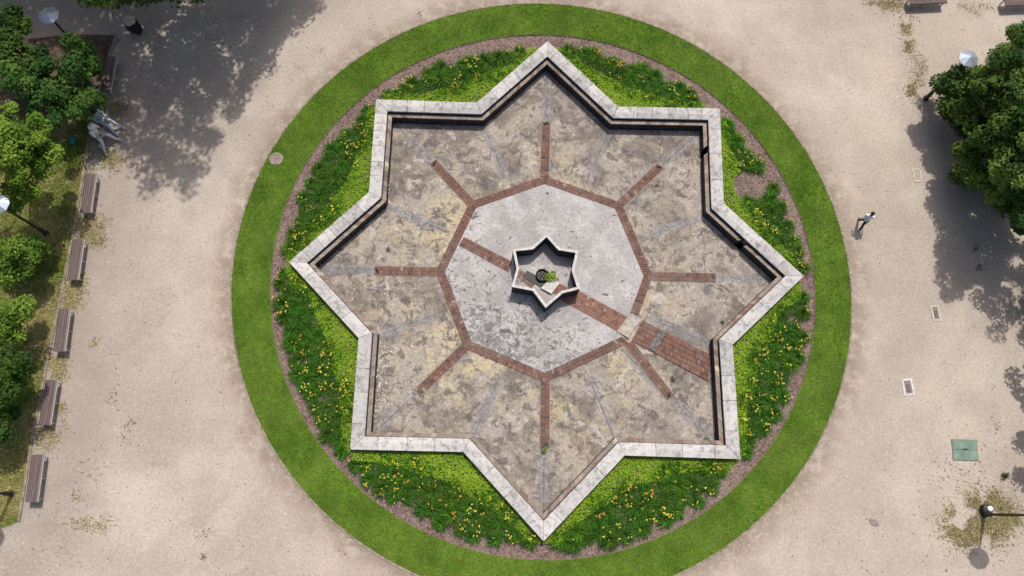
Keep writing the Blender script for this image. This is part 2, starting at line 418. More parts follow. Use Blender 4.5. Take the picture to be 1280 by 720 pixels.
LZ = .08; L0, L1 = offset(STAR, WC-.08), offset(STAR, WC+.185)
# the ledge of the pool, broken by two overflow notches on the right
notch = {3: (.0, .0), }
def tpar(i, px): 
    p = at(*px, LZ)[:2]; a, b = np.array(L1[i]), np.array(L1[(i+1) % 16]); return float((p-a)@(b-a)/((b-a)@(b-a)))
gaps = {2: tpar(2, (884, 190)), 3: tpar(3, (929, 301))}
B0, B1 = offset(STAR, WC+.03), offset(STAR, WC+.195)
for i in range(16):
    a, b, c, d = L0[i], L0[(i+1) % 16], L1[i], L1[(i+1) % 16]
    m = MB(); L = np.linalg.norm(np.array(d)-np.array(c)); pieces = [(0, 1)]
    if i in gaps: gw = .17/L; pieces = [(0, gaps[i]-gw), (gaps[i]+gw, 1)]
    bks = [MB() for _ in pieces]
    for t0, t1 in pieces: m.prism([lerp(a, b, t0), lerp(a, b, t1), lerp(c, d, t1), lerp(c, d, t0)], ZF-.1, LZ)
    a, b, c, d = B0[i], B0[(i+1) % 16], B1[i], B1[(i+1) % 16]; nb = int(L/.215)
    sunny = 5 <= i <= 11                                       # the near courses are the most worn
    for k in range(nb):
        t0, t1 = k/nb, (k+1)/nb-.010/L
        if any(q in (i,) and abs((t0+t1)/2-gaps[q]) < .2/L+.03 for q in gaps): continue
        u = random.random()
        if sunny and u < .45: continue
        base = (.32, .26, .22) if u < .70 else (.23, .16, .125) if u < .92 else (.36, .29, .22) if u < .975 else (.52, .44, .34)
        if i in (15, 0, 13, 14): base = tuple(x*.85 for x in base)
        bk = bks[-1 if len(bks) > 1 and (t0+t1)/2 > gaps[i] else 0]
        bk.prism([lerp(a, b, t0), lerp(a, b, t1), lerp(c, d, t1), lerp(c, d, t0)], LZ-.02, LZ+.045+random.uniform(-.006, .004), jit(base, .15))
    for (t0, t1), q in zip(pieces, bks):
        q.prism([lerp(B0[i], B0[(i+1) % 16], t0), lerp(B0[i], B0[(i+1) % 16], t1), lerp(B1[i], B1[(i+1) % 16], t1), lerp(B1[i], B1[(i+1) % 16], t0)], LZ-.01, LZ+.024, (.27, .225, .19)); q.build('brick_course', 'old_brick', pool)
    m.build('ledge', 'stained_shade_stone', pool)
FL = offset(STAR, WC+.2)
o = sheet('floor', FL, None, ZF, 'pool_concrete'); o.parent = pool; del o['kind']
# octagonal slab and the brick bands
OCT = [at(px, py, ZF+.02)[:2] for px, py in ((681, 230), (769, 261), (804.5, 345), (777, 421), (681, 466), (589, 427), (556, 340), (595, 260))]
OC = np.mean(OCT, axis=0)
m = MB(); m.prism(OCT, ZF-.05, ZF+.022); m.build('centre_slab', 'slab_concrete', pool, bevel=.008)
BW = .37; OUT = offset(OCT, -BW)
BR = (.185, .098, .075)
def bricks(mb, quad, z0, z1, across, pitch=.108, joint=.012, dark=.08, base=BR, gap_every=0):
    """quad a,b (one edge along the run) c,d (other edge); bricks lie across the run"""
    a, b, c, d = [np.asarray(p)[:2] for p in quad]; L = (np.linalg.norm(b-a)+np.linalg.norm(d-c))/2
    n = max(1, round(L/pitch))
    for k in range(n):
        t0, t1 = k/n, (k+1)/n-joint/L
        if gap_every and k % gap_every == gap_every-1: t1 -= .016/L
        for j in range(across):
            s0, s1 = j/across+.004/max(.2, BW), (j+1)/across-.004/max(.2, BW)
            f = lambda t, s: lerp(lerp(a, b, t), lerp(c, d, t), s)
            u = random.random(); cc = base
            if u < dark: cc = tuple(x*.65 for x in base)
            elif u < dark+.08: cc = (.27, .14, .105)
            elif u < dark+.095: cc = (.33, .25, .20)
            mb.prism([f(t0, s0), f(t1, s0), f(t1, s1), f(t0, s1)], z0, z1+random.uniform(-.006, .004), jit(cc, .11), bottom=False)
ENDS = [(683, 152), (826, 207), (895, 347), (838, 497), (681, 560), (522, 491), (468, 338), (541, 202)]
for i in range(8):
    a, b, c, d = OCT[i], OCT[(i+1) % 8], OUT[i], OUT[(i+1) % 8]
    if i == 2: tb = .60
    else: tb = 1.
    mm = MB(); mm.prism([lerp(a, b, 0), lerp(a, b, tb), lerp(c, d, tb), lerp(c, d, 0)], ZF-.03, ZF+.012)
    bricks(mm, (lerp(a, b, 0), lerp(a, b, tb), lerp(c, d, 0), lerp(c, d, tb)), ZF, ZF+.034, 2, joint=.015, gap_every=random.choice((5, 6, 7)))
    for v in mm.bm.verts:
        if v[mm.tl][0] == 1: v[mm.tl] = (.13, .10, .085, 1)
    mm.build('brick_band', 'brick', pool)
for i in range(8):
    s = np.array(OUT[i]); e = at(*ENDS[i], ZF+.03)[:2]; u = (e-s)/np.linalg.norm(e-s); nv = np.array([-u[1], u[0]])*BW/2
    if i == 3: s = s+u*.02
    s = s-u*.02
    mm = MB(); bricks(mm, (s+nv, e+nv, s-nv, e-nv), ZF, ZF+.038, 2, gap_every=random.choice((6, 8, 9)))
    mm.prism([s+nv, e+nv, e-nv, s-nv], ZF-.03, ZF+.018, (.13, .10, .085))
    for sg in (1, -1): mm.prism([s+nv*sg*1.02, e+nv*sg*1.02, e+nv*sg*1.16, s+nv*sg*1.16], ZF-.02, ZF+.022, jit((.34, .29, .25), .2))
    mm.prism([e-u*.22+nv*.55, e-u*.13+nv*.75, e-u*.02-nv*.35, e-u*.11-nv*.55], ZF, ZF+.05, (.02, .015, .014))
    mm.build('brick_spoke', 'brick', pool)
P = lambda px, py, z=ZF+.04: at(px, py, z)[:2]
mm = MB(); q = (P(580, 296), P(640, 327), P(573.5, 306.5), P(636, 340.5))
bricks(mm, q, ZF, ZF+.045, 3, pitch=.11, gap_every=7); mm.prism([q[0], q[1], q[3], q[2]], ZF-.03, ZF+.03, (.12, .09, .08)); mm.build('brick_channel', 'brick', pool)
mm = MB(); q = (P(712, 357), P(785, 396.5), P(701, 375), P(771, 413.5))
bricks(mm, q, ZF, ZF+.045, 5, pitch=.11, joint=.006, gap_every=12, base=(.26, .125, .09)); mm.prism([q[0], q[1], q[3], q[2]], ZF-.03, ZF+.036, (.16, .11, .09)); mm.build('brick_channel', 'brick', pool)
mm = MB(); q = (P(803, 400.5), P(888, 443), P(789.5, 426), P(886, 477))
bricks(mm, q, ZF, ZF+.05, 5, pitch=.11, gap_every=4, base=(.21, .105, .08)); mm.prism([q[0], q[1], q[3], q[2]], ZF-.03, ZF+.03, (.09, .06, .05)); mm.build('brick_channel', 'brick', pool)
m = MB(); m.prism([P(787.5, 392.5), P(801.5, 400), P(785, 422.5), P(771, 414)], ZF, ZF+.075); m.build('cover_slab', 'slab_stone', pool, bevel=.012)
m = MB(); m.prism([P(824, 411.5), P(832, 416), P(819, 440), P(810.5, 435)], ZF, ZF+.085); m.build('cover_slab', 'wall_stone', pool, bevel=.01)['label'] = 'narrow dark grey slab across the brick channel'

# ------------------------------------------------------------------ star basin in the middle
ZR = ZF+.90
R6 = [at(px, py, ZR)[:2] for px, py in ((683.5, 291.5), (699.5, 309.5), (723.5, 313.5), (718, 338), (725.5, 361), (703.5, 366.5), (682, 385), (666, 363.5), (639.5, 358.5), (645.5, 336), (640.5, 311), (665, 308.5))]
basin = empty('fountain_basin', (*np.mean(R6, axis=0), ZF), 0, 'small six pointed star basin with dark walls and a thin pale rim', 'fountain basin')
bo = Vector(basin.location)
def rel(o): o.matrix_parent_inverse = Matrix.Translation(-bo); return o
def ringp(pa, pb, z0, z1, name, mat, bevel=0):
    m = MB(); n = len(pa)
    for k in range(n): m.prism([pa[k-1], pa[k], pb[k], pb[k-1]], z0, z1)
    bmesh.ops.remove_doubles(m.bm, verts=m.bm.verts, dist=1e-4)
    return rel(m.build(name, mat, basin, bevel))
def ringq(pa, pb, z0, z1, name, mat):
    m = MB(); n = len(pa)
    V = [[m.bm.verts.new((p[0], p[1], z)) for p in q] for q, z in ((pa, z0), (pa, z1), (pb, z1), (pb, z0))]
    for A, B in zip(V, V[1:]):
        for k in range(n): m.face([A[k-1], A[k], B[k], B[k-1]])
    return rel(m.build(name, mat, basin))
ringq(offset(R6, .015), offset(R6, .10), ZF, ZR-.05, 'wall', 'stained_shade_stone')
m = MB(); pa, pb = R6, offset(R6, .115)
V = [[m.bm.verts.new((p[0], p[1], z)) for p in q] for q, z in ((pa, ZR-.055), (pa, ZR), (pb, ZR), (pb, ZR-.055), (pa, ZR-.055))]
for A, B in zip(V, V[1:]):
    for k in range(12): m.face([A[k-1], A[k], B[k], B[k-1]])
bmesh.ops.remove_doubles(m.bm, verts=m.bm.verts, dist=1e-4)
rel(m.build('rim', 'pale_stone', basin, bevel=.01))
o = sheet('basin_floor', offset(R6, .07), None, ZF+.06, 'slab_concrete'); o.parent = basin; del o['kind']; rel(o)
m = MB(); zb = ZF+.06; q = (P(649, 336, zb), P(672, 352, zb), P(645, 345, zb), P(664, 361, zb)); bricks(m, q, zb, zb+.02, 2, base=(.20, .12, .085)); rel(m.build('brick_strip', 'brick', basin))
m = MB(); q = (P(698, 353, zb), P(713, 361, zb), P(690, 366, zb), P(701, 371, zb)); bricks(m, q, zb, zb+.02, 4, base=(.26, .125, .09)); rel(m.build('brick_strip', 'brick', basin))
m = MB(); m.prism([P(659, 338.5, zb), P(684, 352, zb), P(677, 360, zb), P(653, 346, zb)], zb, zb+.036); rel(m.build('drain_trench', 'black_metal', basin))
m = MB(); m.prism([P(689, 347.5, zb+.1), P(700, 354, zb+.1), P(689, 367.5, zb+.1), P(676, 360, zb+.1)], zb, zb+.12); rel(m.build('stone_block', 'pale_stone', basin, bevel=.015))
nz = empty('fountain_nozzle', at(677.5, 345, zb), 0, 'rusty round fountain nozzle ring standing on the small basin floor beside the weed', 'fountain nozzle')
m = MB(); m.lathe([(.20, .0), (.27, .0), (.28, .16), (.25, .18), (.22, .16), (.20, .0)], seg=28); m.build('collar', 'black_metal', nz, smooth=2)
m = MB(); m.lathe([(0, .08), (.20, .08), (.20, .05)], seg=28); m.build('plate', 'grate', nz)
m = MB(); 
for k in range(7):
    a = k*2*PI/6; r_ = .12 if k < 6 else 0; m.lathe([(.035, .08), (.035, .15), (.022, .155), (.022, .09)], (r_*math.cos(a), r_*math.sin(a), 0), 10)
m.build('jet', 'pole_metal', nz, smooth=2)

# ------------------------------------------------------------------ vegetation builders
def leaves(C, N, size, tint, aspect=.62):
    """one pointed four corner leaf at each C, normal N"""
    n = len(C); N = N/np.linalg.norm(N, axis=1, keepdims=True)
    r = rng.normal(size=(n, 3)); U = np.cross(N, r); U /= np.linalg.norm(U, axis=1, keepdims=True); W = np.cross(N, U)
    s = np.asarray(size).reshape(-1, 1)*np.ones((n, 1))
    V = np.empty((n, 4, 3)); V[:, 0] = C-U*s*.5; V[:, 1] = C+W*s*aspect*.5+U*s*.05-N*s*.08; V[:, 2] = C+U*s*.5-N*s*.15; V[:, 3] = C-W*s*aspect*.5+U*s*.05-N*s*.08
    F = np.arange(4*n).reshape(n, 4); return V.reshape(-1, 3), F, np.repeat(tint, 4, axis=0)
def tintset(n, lo, hi): return np.asarray(lo)+(np.asarray(hi)-np.asarray(lo))*rng.random((n, 1))
def clumpy(cent, rad, per, lsize, lo, hi, up=.7):
    """leaf clumps: leaves in a shell round every centre, turned outwards and up, each clump with a tone of its own"""
    Cs, Ns, Ts = [], [], []
    for c, r in zip(cent, rad):
        k = int(per*(.6+.8*random.random())); d = rng.normal(size=(k, 3)); d /= np.linalg.norm(d, axis=1, keepdims=True)
        rr = r*(.35+.75*rng.random((k, 1))**.6); p = c+d*rr*np.array([1, 1, .75])
        nn = d*.7+np.array([0, 0, up])+rng.normal(size=(k, 3))*.45
        f = random.random()**1.3*1.15; a, b = np.asarray(lo), np.asarray(hi); base = a+(b-a)*f
        Cs.append(p); Ns.append(nn); Ts.append(np.clip(base*(1+.35*(rng.random((k, 1))-.5)), 0, 1))
    C = np.concatenate(Cs); return leaves(C, np.concatenate(Ns), lsize*(.7+.6*rng.random(len(C))), np.concatenate(Ts))
def limbs(m, base, targets, r0, hub):
    m.tube([base, (base[0]*.7+hub[0]*.3, base[1]*.7+hub[1]*.3, base[2]+(hub[2]-base[2])*.5), hub], [r0, r0*.8, r0*.65], 10)
    for t in targets:
        mid = (np.asarray(hub)*.45+np.asarray(t)*.55)+np.array([random.uniform(-.2, .2), random.uniform(-.2, .2), .2])
        m.tube([hub, mid, t], [r0*.5, r0*.28, r0*.07], 7)
def tree(name, label, cat, base, hub, cent, rad, per, lsize, lo, hi, r0=.14, ntarget=12, group=None):
    t = empty(name, base, 0, label, cat, group); b = np.asarray(base)
    cent = np.asarray(cent)-b
    V, F, T = clumpy(cent, rad, per, lsize, lo, hi)
    link('crown', npmesh('crown', V, F, T), 'leaf', t)
    m = MB(); idx = rng.choice(len(cent), min(ntarget, len(cent)), replace=False)
    limbs(m, (0, 0, -.1), [cent[i] for i in idx], r0, np.asarray(hub)-b); m.build('trunk', 'bark', t, smooth=True)
    return t
IN = lambda q, mg=4: (q[:, 0] > -mg) & (q[:, 0] < 1280+mg) & (q[:, 1] > -mg) & (q[:, 1] < 720+mg)

# ---- right hand tree: its crown shows at the right edge and its shade lies on the gravel below it
crown_px = [(1290, 38), (1268, 38), (1262, 55), (1240, 68), (1240, 82), (1222, 92), (1203, 78), (1190, 84), (1178, 98), (1170, 107), (1176, 118), (1186, 150), (1196, 165), (1190, 185), (1196, 205), (1192, 218), (1215, 232), (1236, 238), (1252, 262), (1262, 278), (1290, 285)]
shade_px = [(1152, 132), (1160, 150), (1154, 165), (1146, 168), (1148, 186), (1156, 205), (1166, 235), (1160, 250), (1170, 268), (1180, 285), (1176, 320), (1175, 350), (1182, 368), (1200, 376), (1213, 362), (1220, 372), (1220, 398), (1236, 412), (1242, 426), (1262, 420), (1275, 435), (1300, 448), (1300, 100)]
def hull_crown(n_vis, n_shade, crown, shade, zlo, zhi, keep=.38, outmg=0, zvis=None):
    """clump centres whose outline from the camera's side and whose shade on the ground both fit the tree"""
    acc = []
    for poly, n, mode in ((crown, n_vis, 0), (shade, n_shade, 1)):
        lo, hi = np.min(poly, axis=0), np.max(poly, axis=0); k = 0
        for _ in range(60000):
            if k >= n: break
            q0 = lo+(hi-lo)*rng.random(2)
            if not inpoly(q0[None], poly)[0]: continue
            z = random.uniform(*(zvis if zvis and not mode else (zlo, zhi)))
            p = at(*q0, z) if mode == 0 else at(*q0, 0)+z/SD[2]*SD
            q, s_ = proj(p[None]), proj(shadow(p[None]))
            if IN(q, outmg)[0] and not inpoly(q, crown)[0]: continue
            if IN(s_, 0)[0] and not inpoly(s_, shade)[0] and not inpoly(s_, crown)[0]: continue
            if acc and np.min(np.linalg.norm(np.array(acc)-p, axis=1)) < keep: continue
            acc.append(p); k += 1
    return acc
crown_px += [(1360, 300), (1360, 20)]; shade_px = shade_px[:-2]+[(1360, 470), (1360, 120)]
acc = hull_crown(260, 0, [(min(a, 1310), b) for a, b in crown_px], shade_px, .6, 5., .30)+hull_crown(0, 130, crown_px, shade_px, 1.2, 7., .38, 16)
acc += [at(px, py, z) for px, py, z in ((1196, 90, 2.9), (1188, 97, 2.6), (1181, 104, 2.3), (1178, 110, 2.1), (1192, 104, 2.6))]
right_base = at(1262, 262)
tree('broadleaf_tree', 'large dark green broadleaf tree at the right edge casting its shade on the gravel', 'tree', right_base, right_base+np.array([0, .2, 2.2]), acc, [random.uniform(.32, .48) for _ in acc], 240, .14, (.024, .066, .012), (.125, .190, .032), .2, 16)

# ---- tree beyond the top left corner: branch tips along the top edge, dappled shade on the gravel
shade2 = [(-80, -80), (420, -80), (396, 18), (352, 42), (332, 95), (300, 120), (290, 150), (268, 168), (262, 205), (228, 246), (214, 232), (186, 236), (162, 214), (160, 200), (150, 178), (146, 140), (116, 70), (60, 52), (-80, 48)]
tips2 = [(95, -40), (100, -6), (125, 0), (150, -5), (205, -4), (235, -9), (260, -40)]
acc = hull_crown(0, 1050, tips2, shade2, 3.2, 10, .2, 14)
print('corner tree clumps', len(acc))
for px in (104, 122, 140, 158, 176, 196, 218, 245): acc.append(at(px, random.uniform(-12, -5), 4.2))
for t in (3.5, 4.2, 5., 5.6, 6.4): acc += [at(60, 18, 3.5)+t*SD+rng.normal(size=3)*.28 for _ in range(3)]  # extra unseen clumps added sunward to shade the corner lamp
b2 = at(150, -60)
tree('broadleaf_tree', 'tall broadleaf tree beyond the top left corner, only its lowest branch tips showing', 'tree', b2, b2+np.array([0, .3, 4.]), acc, [random.uniform(.36, .56) for _ in acc], 72, .2, (.04, .085, .012), (.12, .18, .025), .28, 18)

# ---- tree beyond the right edge lower down: only its shade reaches the picture
shade3 = [(1256, 432), (1252, 452), (1250, 470), (1262, 482), (1258, 500), (1266, 520), (1268, 535), (1256, 548), (1250, 570), (1256, 590), (1272, 612), (1350, 640), (1350, 430)]
acc = []; ctr3 = at(1350, 500)
for _ in range(60000):
    if len(acc) >= 110: break
    p = ctr3+np.array([random.uniform(-2.5, 4), random.uniform(-3, 5), random.uniform(.6, 4.)])
    q = proj(p[None]); s = proj(shadow(p[None]))
    if IN(q, 10)[0] or (IN(s, 0)[0] and not inpoly(s, shade3)[0]): continue
    acc.append(p)
tree('broadleaf_tree', 'broadleaf tree outside the right edge, only its shade reaching the gravel', 'tree', ctr3, ctr3+np.array([0, 0, 1.4]), acc, [random.uniform(.3, .45) for _ in acc], 150, .18, (.03, .07, .012), (.08, .14, .02), .13, 10)
# ---- crowns along the left edge
def crown_tree(name, label, blobs, base, lo, hi, per=210, lsize=.138, n=None, r0=.1):
    cent, rad = [], []
    for px, py, z, R in blobs:
        c = at(px, py, z); k = n or max(5, int(R*R*7.5)+3)
        for _ in range(k):
            d = rng.normal(size=3); d /= np.linalg.norm(d); d[2] = d[2]*.75
            cent.append(c+d*R*(.45+.55*random.random())); rad.append(random.uniform(.26, .42))
        cent.append(c); rad.append(.5)
    b = at(*base); cent = np.array(cent); cent[:, 2] = np.maximum(cent[:, 2], .35)
    hub = b+np.array([0, 0, max(.5, blobs[0][2]*.5)])
    return tree(name, label, 'tree', b, hub, cent, rad, per, lsize, lo, hi, r0, 12)
crown_tree('broadleaf_tree', 'dark green tree crown in the top left corner left of the grey lamp shade', [(8, 25, 3., 1.1), (12, 70, 2.4, 1.1), (-25, 50, 3.2, 1.5)], (25, 85), (.020, .055, .010), (.055, .11, .016))
crown_tree('broadleaf_tree', 'rounded deep green tree behind the shaded bench and the seated couple', [(78, 80, 2.5, 1.25), (45, 105, 2.6, 1.2), (95, 118, 2.2, .95), (72, 132, 2.4, .85), (105, 72, 1.9, .75), (20, 95, 2.8, 1.2)], (88, 118), (.022, .075, .014), (.085, .160, .026))
crown_tree('broadleaf_tree', 'bright yellow green tree on the left edge catching the sun beside the seated couple', [(22, 165, 4., 1.15), (48, 185, 3.6, .75), (18, 205, 3.8, 1.1), (52, 212, 3., .6), (30, 238, 2.8, .85), (-15, 190, 4.4, 1.5)], (52, 215), (.055, .125, .012), (.17, .265, .030))
crown_tree('broadleaf_tree', 'leafy light green young tree below the left edge lamp', [(12, 312, 2.2, .75), (30, 325, 1.8, .5), (5, 345, 2., .7), (44, 308, 1.2, .32)], (28, 335), (.050, .110, .012), (.14, .225, .028))
crown_tree('broadleaf_tree', 'small round light green tree on the left edge level with the second bench from the walker side grass', [(14, 392, 2.2, .65), (6, 418, 2., .55), (27, 385, 1.6, .35)], (24, 412), (.055, .120, .014), (.15, .24, .030))['label'] = 'small round light green tree on the left edge level with the middle bench'
crown_tree('broadleaf_tree', 'dark green tree at the left edge above the patchy sunny grass', [(6, 455, 2.3, .8), (-8, 490, 2.4, 1.1), (12, 478, 1.6, .45), (-6, 525, 1.9, .9)], (14, 490), (.022, .062, .010), (.06, .12, .016))

# ------------------------------------------------------------------ ground of the verge
VERGE = [at(*p)[:2] for p in ((24, 652), (42, 540), (60, 450), (77, 368), (92, 290), (104, 222), (113, 160), (124, 118), (134, 78), (146, 44), (90, 43), (0, 52), (-90, 45), (-130, 300), (-120, 500), (-100, 670), (0, 661))]
o = sheet('verge', VERGE, None, .012, 'verge')
o = sheet('soil', [at(*p)[:2] for p in ((119, 140), (124, 118), (134, 78), (145.5, 44.5), (90, 43.5), (0, 52.5), (-88, 46), (-105, 150), (0, 140), (60, 150))], None, .017, 'soil')
m = MB()
for (a, b) in zip(VERGE[:9], VERGE[1:10]):
    a, b = np.array(a), np.array(b); u = (b-a)/np.linalg.norm(b-a); nv = np.array([-u[1], u[0]])*.05
    m.prism([a+nv, b+nv, b-nv, a-nv], -.05, .05)
m.build('verge_kerb', 'kerb_stone')['kind'] = 'structure'
def blades(P, h, wd, tint, lean=.6):
    n = len(P); a = rng.random(n)*2*PI; d = np.stack([np.cos(a), np.sin(a), np.zeros(n)], 1); b = np.stack([-d[:, 1], d[:, 0], np.zeros(n)], 1)
    hh = np.asarray(h)*(.6+.8*rng.random(n)); l = lean*(.3+rng.random(n))
    V = np.empty((n, 4, 3)); ww = wd*(.7+.6*rng.random((n, 1)))
    V[:, 0] = P-b*ww*.5; V[:, 1] = P+b*ww*.5
    mid = P+d*(hh*l*.4)[:, None]; mid[:, 2] += hh*.65; tp = P+d*(hh*l*1.2)[:, None]; tp[:, 2] += hh*.85
    V[:, 2] = mid+b*ww*.45+(tp-mid)*.6; V[:, 3] = tp
    return V.reshape(-1, 3), np.arange(4*n).reshape(n, 4), np.repeat(tint, 4, axis=0)
def value(P, scale, seed):
    """smooth value noise in the plane, 0..1"""
    r2 = np.random.default_rng(seed); g_ = r2.random((128, 128)); q = np.asarray(P)[:, :2]*scale+60
    i = np.floor(q).astype(int); f = q-i; f = f*f*(3-2*f); i %= 127
    a = g_[i[:, 0], i[:, 1]]; b = g_[i[:, 0]+1, i[:, 1]]; c = g_[i[:, 0], i[:, 1]+1]; d = g_[i[:, 0]+1, i[:, 1]+1]
    return (a*(1-f[:, 0])+b*f[:, 0])*(1-f[:, 1])+(c*(1-f[:, 0])+d*f[:, 0])*f[:, 1]
# lawn grass
n = 150000; a = rng.random(n)*2*PI; r = np.sqrt(rng.random(n)*(LR**2-(MR-.6)**2)+(MR-.6)**2)
P3 = np.stack([LC[0]+r*np.cos(a), LC[1]+r*np.sin(a), np.full(n, .015)], 1)
P3 = P3[(np.hypot(P3[:, 0]-MC[0], P3[:, 1]-MC[1]) > MR+.01) & (r < LR-.02)]
man = at(345.5, 199)[:2]; P3 = P3[np.hypot(P3[:, 0]-man[0], P3[:, 1]-man[1]) > .33]
v = .35*value(P3, .8, 3)+.35*value(P3, 2.4, 4)+.3*value(P3, 5.5, 5); v = np.clip((v-.3)/.4, 0, 1)
T = np.array([.095, .135, .018])+(np.array([.27, .305, .062])-np.array([.095, .135, .018]))*v[:, None]
yel = np.clip((.6*value(P3, .6, 9)+.4*value(P3, 2.1, 10)-.5)*4, 0, 1)[:, None]*.7; T = T*(1-yel)+np.array([.27, .275, .075])*yel
T *= (.75+.5*rng.random((len(T), 1)))
V, F, T = blades(P3, .05, .022, T); o = link('lawn_grass', npmesh('lawn_grass', V, F, T), 'blade')
tag(o, 'ring of short mown green grass round the planting bed', 'grass', kind='stuff')
# verge grass, green fading to straw
lo_ = np.min(VERGE, axis=0); hi_ = np.max(VERGE, axis=0); n = 90000
P2 = lo_+(hi_-lo_)*rng.random((n, 2)); P2 = P2[inpoly(P2, VERGE)]; P3 = np.c_[P2, np.full(len(P2), .01)]
v = np.clip((.6*value(P3, .7, 21)+.4*value(P3, 2.3, 22)-.43)/.26, 0, 1)[:, None]
P_px = proj(P3); bare = np.clip((175-P_px[:, 1])/45, 0, 1); keep = rng.random(len(P3)) > bare*.97
T = np.array([.105, .165, .020])*(1-v)+np.array([.36, .32, .13])*v; T *= (.6+.8*rng.random((len(T), 1)))
V, F, T = blades(P3[keep], .085, .024, T[keep], 1.); o = link('verge_grass', npmesh('verge_grass', V, F, T), 'blade')
tag(o, 'patchy green and straw coloured rough grass under the trees on the left', 'grass', kind='stuff')
# dry grass patches
patches = [(112, 200, 30, 14, .5), (142, 195, 14, 12, .6), (104, 285, 22, 18, .9), (118, 300, 14, 8, .5), (95, 355, 12, 16, .7), (85, 372, 14, 16, .9), (70, 455, 12, 22, .8), (58, 545, 12, 14, .7), (78, 500, 6, 26, .4), (128, 128, 12, 12, .7), (148, 135, 10, 14, .5), (108, 232, 8, 20, .4), (90, 330, 8, 30, .4),
           (1222, 652, 34, 24, 1.), (1236, 640, 24, 22, 1.), (1215, 668, 18, 12, .8), (1196, 655, 8, 16, .8), (1262, 648, 16, 8, .5), (1132, 28, 6, 16, .7), (1136, 55, 6, 14, .7), (1143, 112, 9, 12, .8), (1150, 85, 8, 14, .25), (1110, 5, 24, 8, .6), (1215, 10, 24, 8, .2), (112, 655, 20, 8, .3), (90, 625, 16, 12, .15), (118, 423, 5, 8, .3), (165, 530, 8, 8, .15)]
PP, TT = [], []
for px, py, rx, ry, dens in patches:
    k = int(rx*ry*8*dens); d = rng.normal(size=(k, 2))*.62
    for dx, dy in d:
        PP.append(at(px+dx*rx, py+dy*ry, .004))
    base = np.array([.45, .375, .21]) if px < 160 and py > 180 else np.array([.41, .34, .19])
    gr = np.array([.13, .13, .03]); mixv = (rng.random((k, 1)) < (.18 if px < 160 and py > 250 else .33))
    TT.append((base*(1-mixv)+gr*mixv)*(.5+.9*rng.random((k, 1))))
PP = np.array(PP); TT = np.clip(np.concatenate(TT), 0, 1); ke = value(PP, 2.2, 31) > .24*(1+rng.random(len(PP))); PP, TT = PP[ke], TT[ke]
V, F, T = blades(PP, .055, .021, TT, 1.6); o = link('dry_grass', npmesh('dry_grass', V, F, T), 'blade')
tag(o, 'straw coloured dry grass growing in patches on the gravel', 'dry grass', kind='stuff')
# leaf litter and dark crumbs on the gravel
PP = []
for px, py, sp_, k in ((1186, 585, 26, 90), (1220, 600, 40, 120), (1255, 597, 6, 60), (1270, 605, 8, 50), (1228, 570, 26, 50), (1190, 690, 20, 40), (1220, 310, 6, 50), (1225, 335, 6, 60), (252, 668, 14, 50), (253, 696, 4, 40), (145, 495, 16, 40), (110, 590, 26, 60), (75, 690, 40, 60), (160, 545, 14, 30), (403, 62, 10, 24), (380, 90, 26, 20), (523, 18, 8, 24), (300, 45, 60, 120), (265, 50, 20, 60), (1140, 75, 14, 60), (1125, 105, 10, 20), (1120, 10, 30, 140), (1056, 450, 12, 30), (185, 25, 60, 60), (280, 110, 60, 60), (140, 50, 12, 120), (120, 70, 12, 160), (1247, 530, 10, 40), (185, 180, 50, 40)):
    for dx, dy in rng.normal(size=(k, 2))*.5: PP.append(at(px+dx*sp_, py+dy*sp_, .012))
for _ in range(2600):
    p = at(random.uniform(-20, 1300), random.uniform(-20, 740), .012)
    if np.hypot(*(p[:2]-LC)) > LR+.1: PP.append(p)
PP = np.array(PP); k = len(PP); N_ = np.tile([0., 0, 1.], (k, 1))+rng.normal(size=(k, 3))*.35
T = np.where(rng.random((k, 1)) < .7, np.array([[.085, .06, .045]]), np.array([[.24, .19, .13]]))*(.6+.8*rng.random((k, 1)))
V, F, T = leaves(PP, N_, .035+.05*rng.random(k)**2, T, .8); o = link('leaf_litter', npmesh('leaf_litter', V, F, T), 'chip')
tag(o, 'small dark crumbs and fallen leaves strewn over the gravel', 'leaf litter', kind='stuff')
# pebbles giving the gravel its grain
k = 26000; px = rng.random(k)*1320-20; py = rng.random(k)*760-20
PP = np.array([at(a, b, .006) for a, b in zip(px, py)]); PP = PP[np.hypot(PP[:, 0]-LC[0], PP[:, 1]-LC[1]) > LR+.08]; k = len(PP)
N_ = np.tile([0., 0, 1.], (k, 1))+rng.normal(size=(k, 3))*.3
T = np.where(rng.random((k, 1)) < .5, np.array([[.50, .435, .37]]), np.array([[.27, .22, .185]]))*(.75+.5*rng.random((k, 1)))
V, F, T = leaves(PP, N_, .03+.03*rng.random(k), T, .9); o = link('pebbles', npmesh('pebbles', V, F, T), 'chip')
tag(o, 'pale and grey pebbles lying loose on the gravel', 'pebbles', kind='stuff')

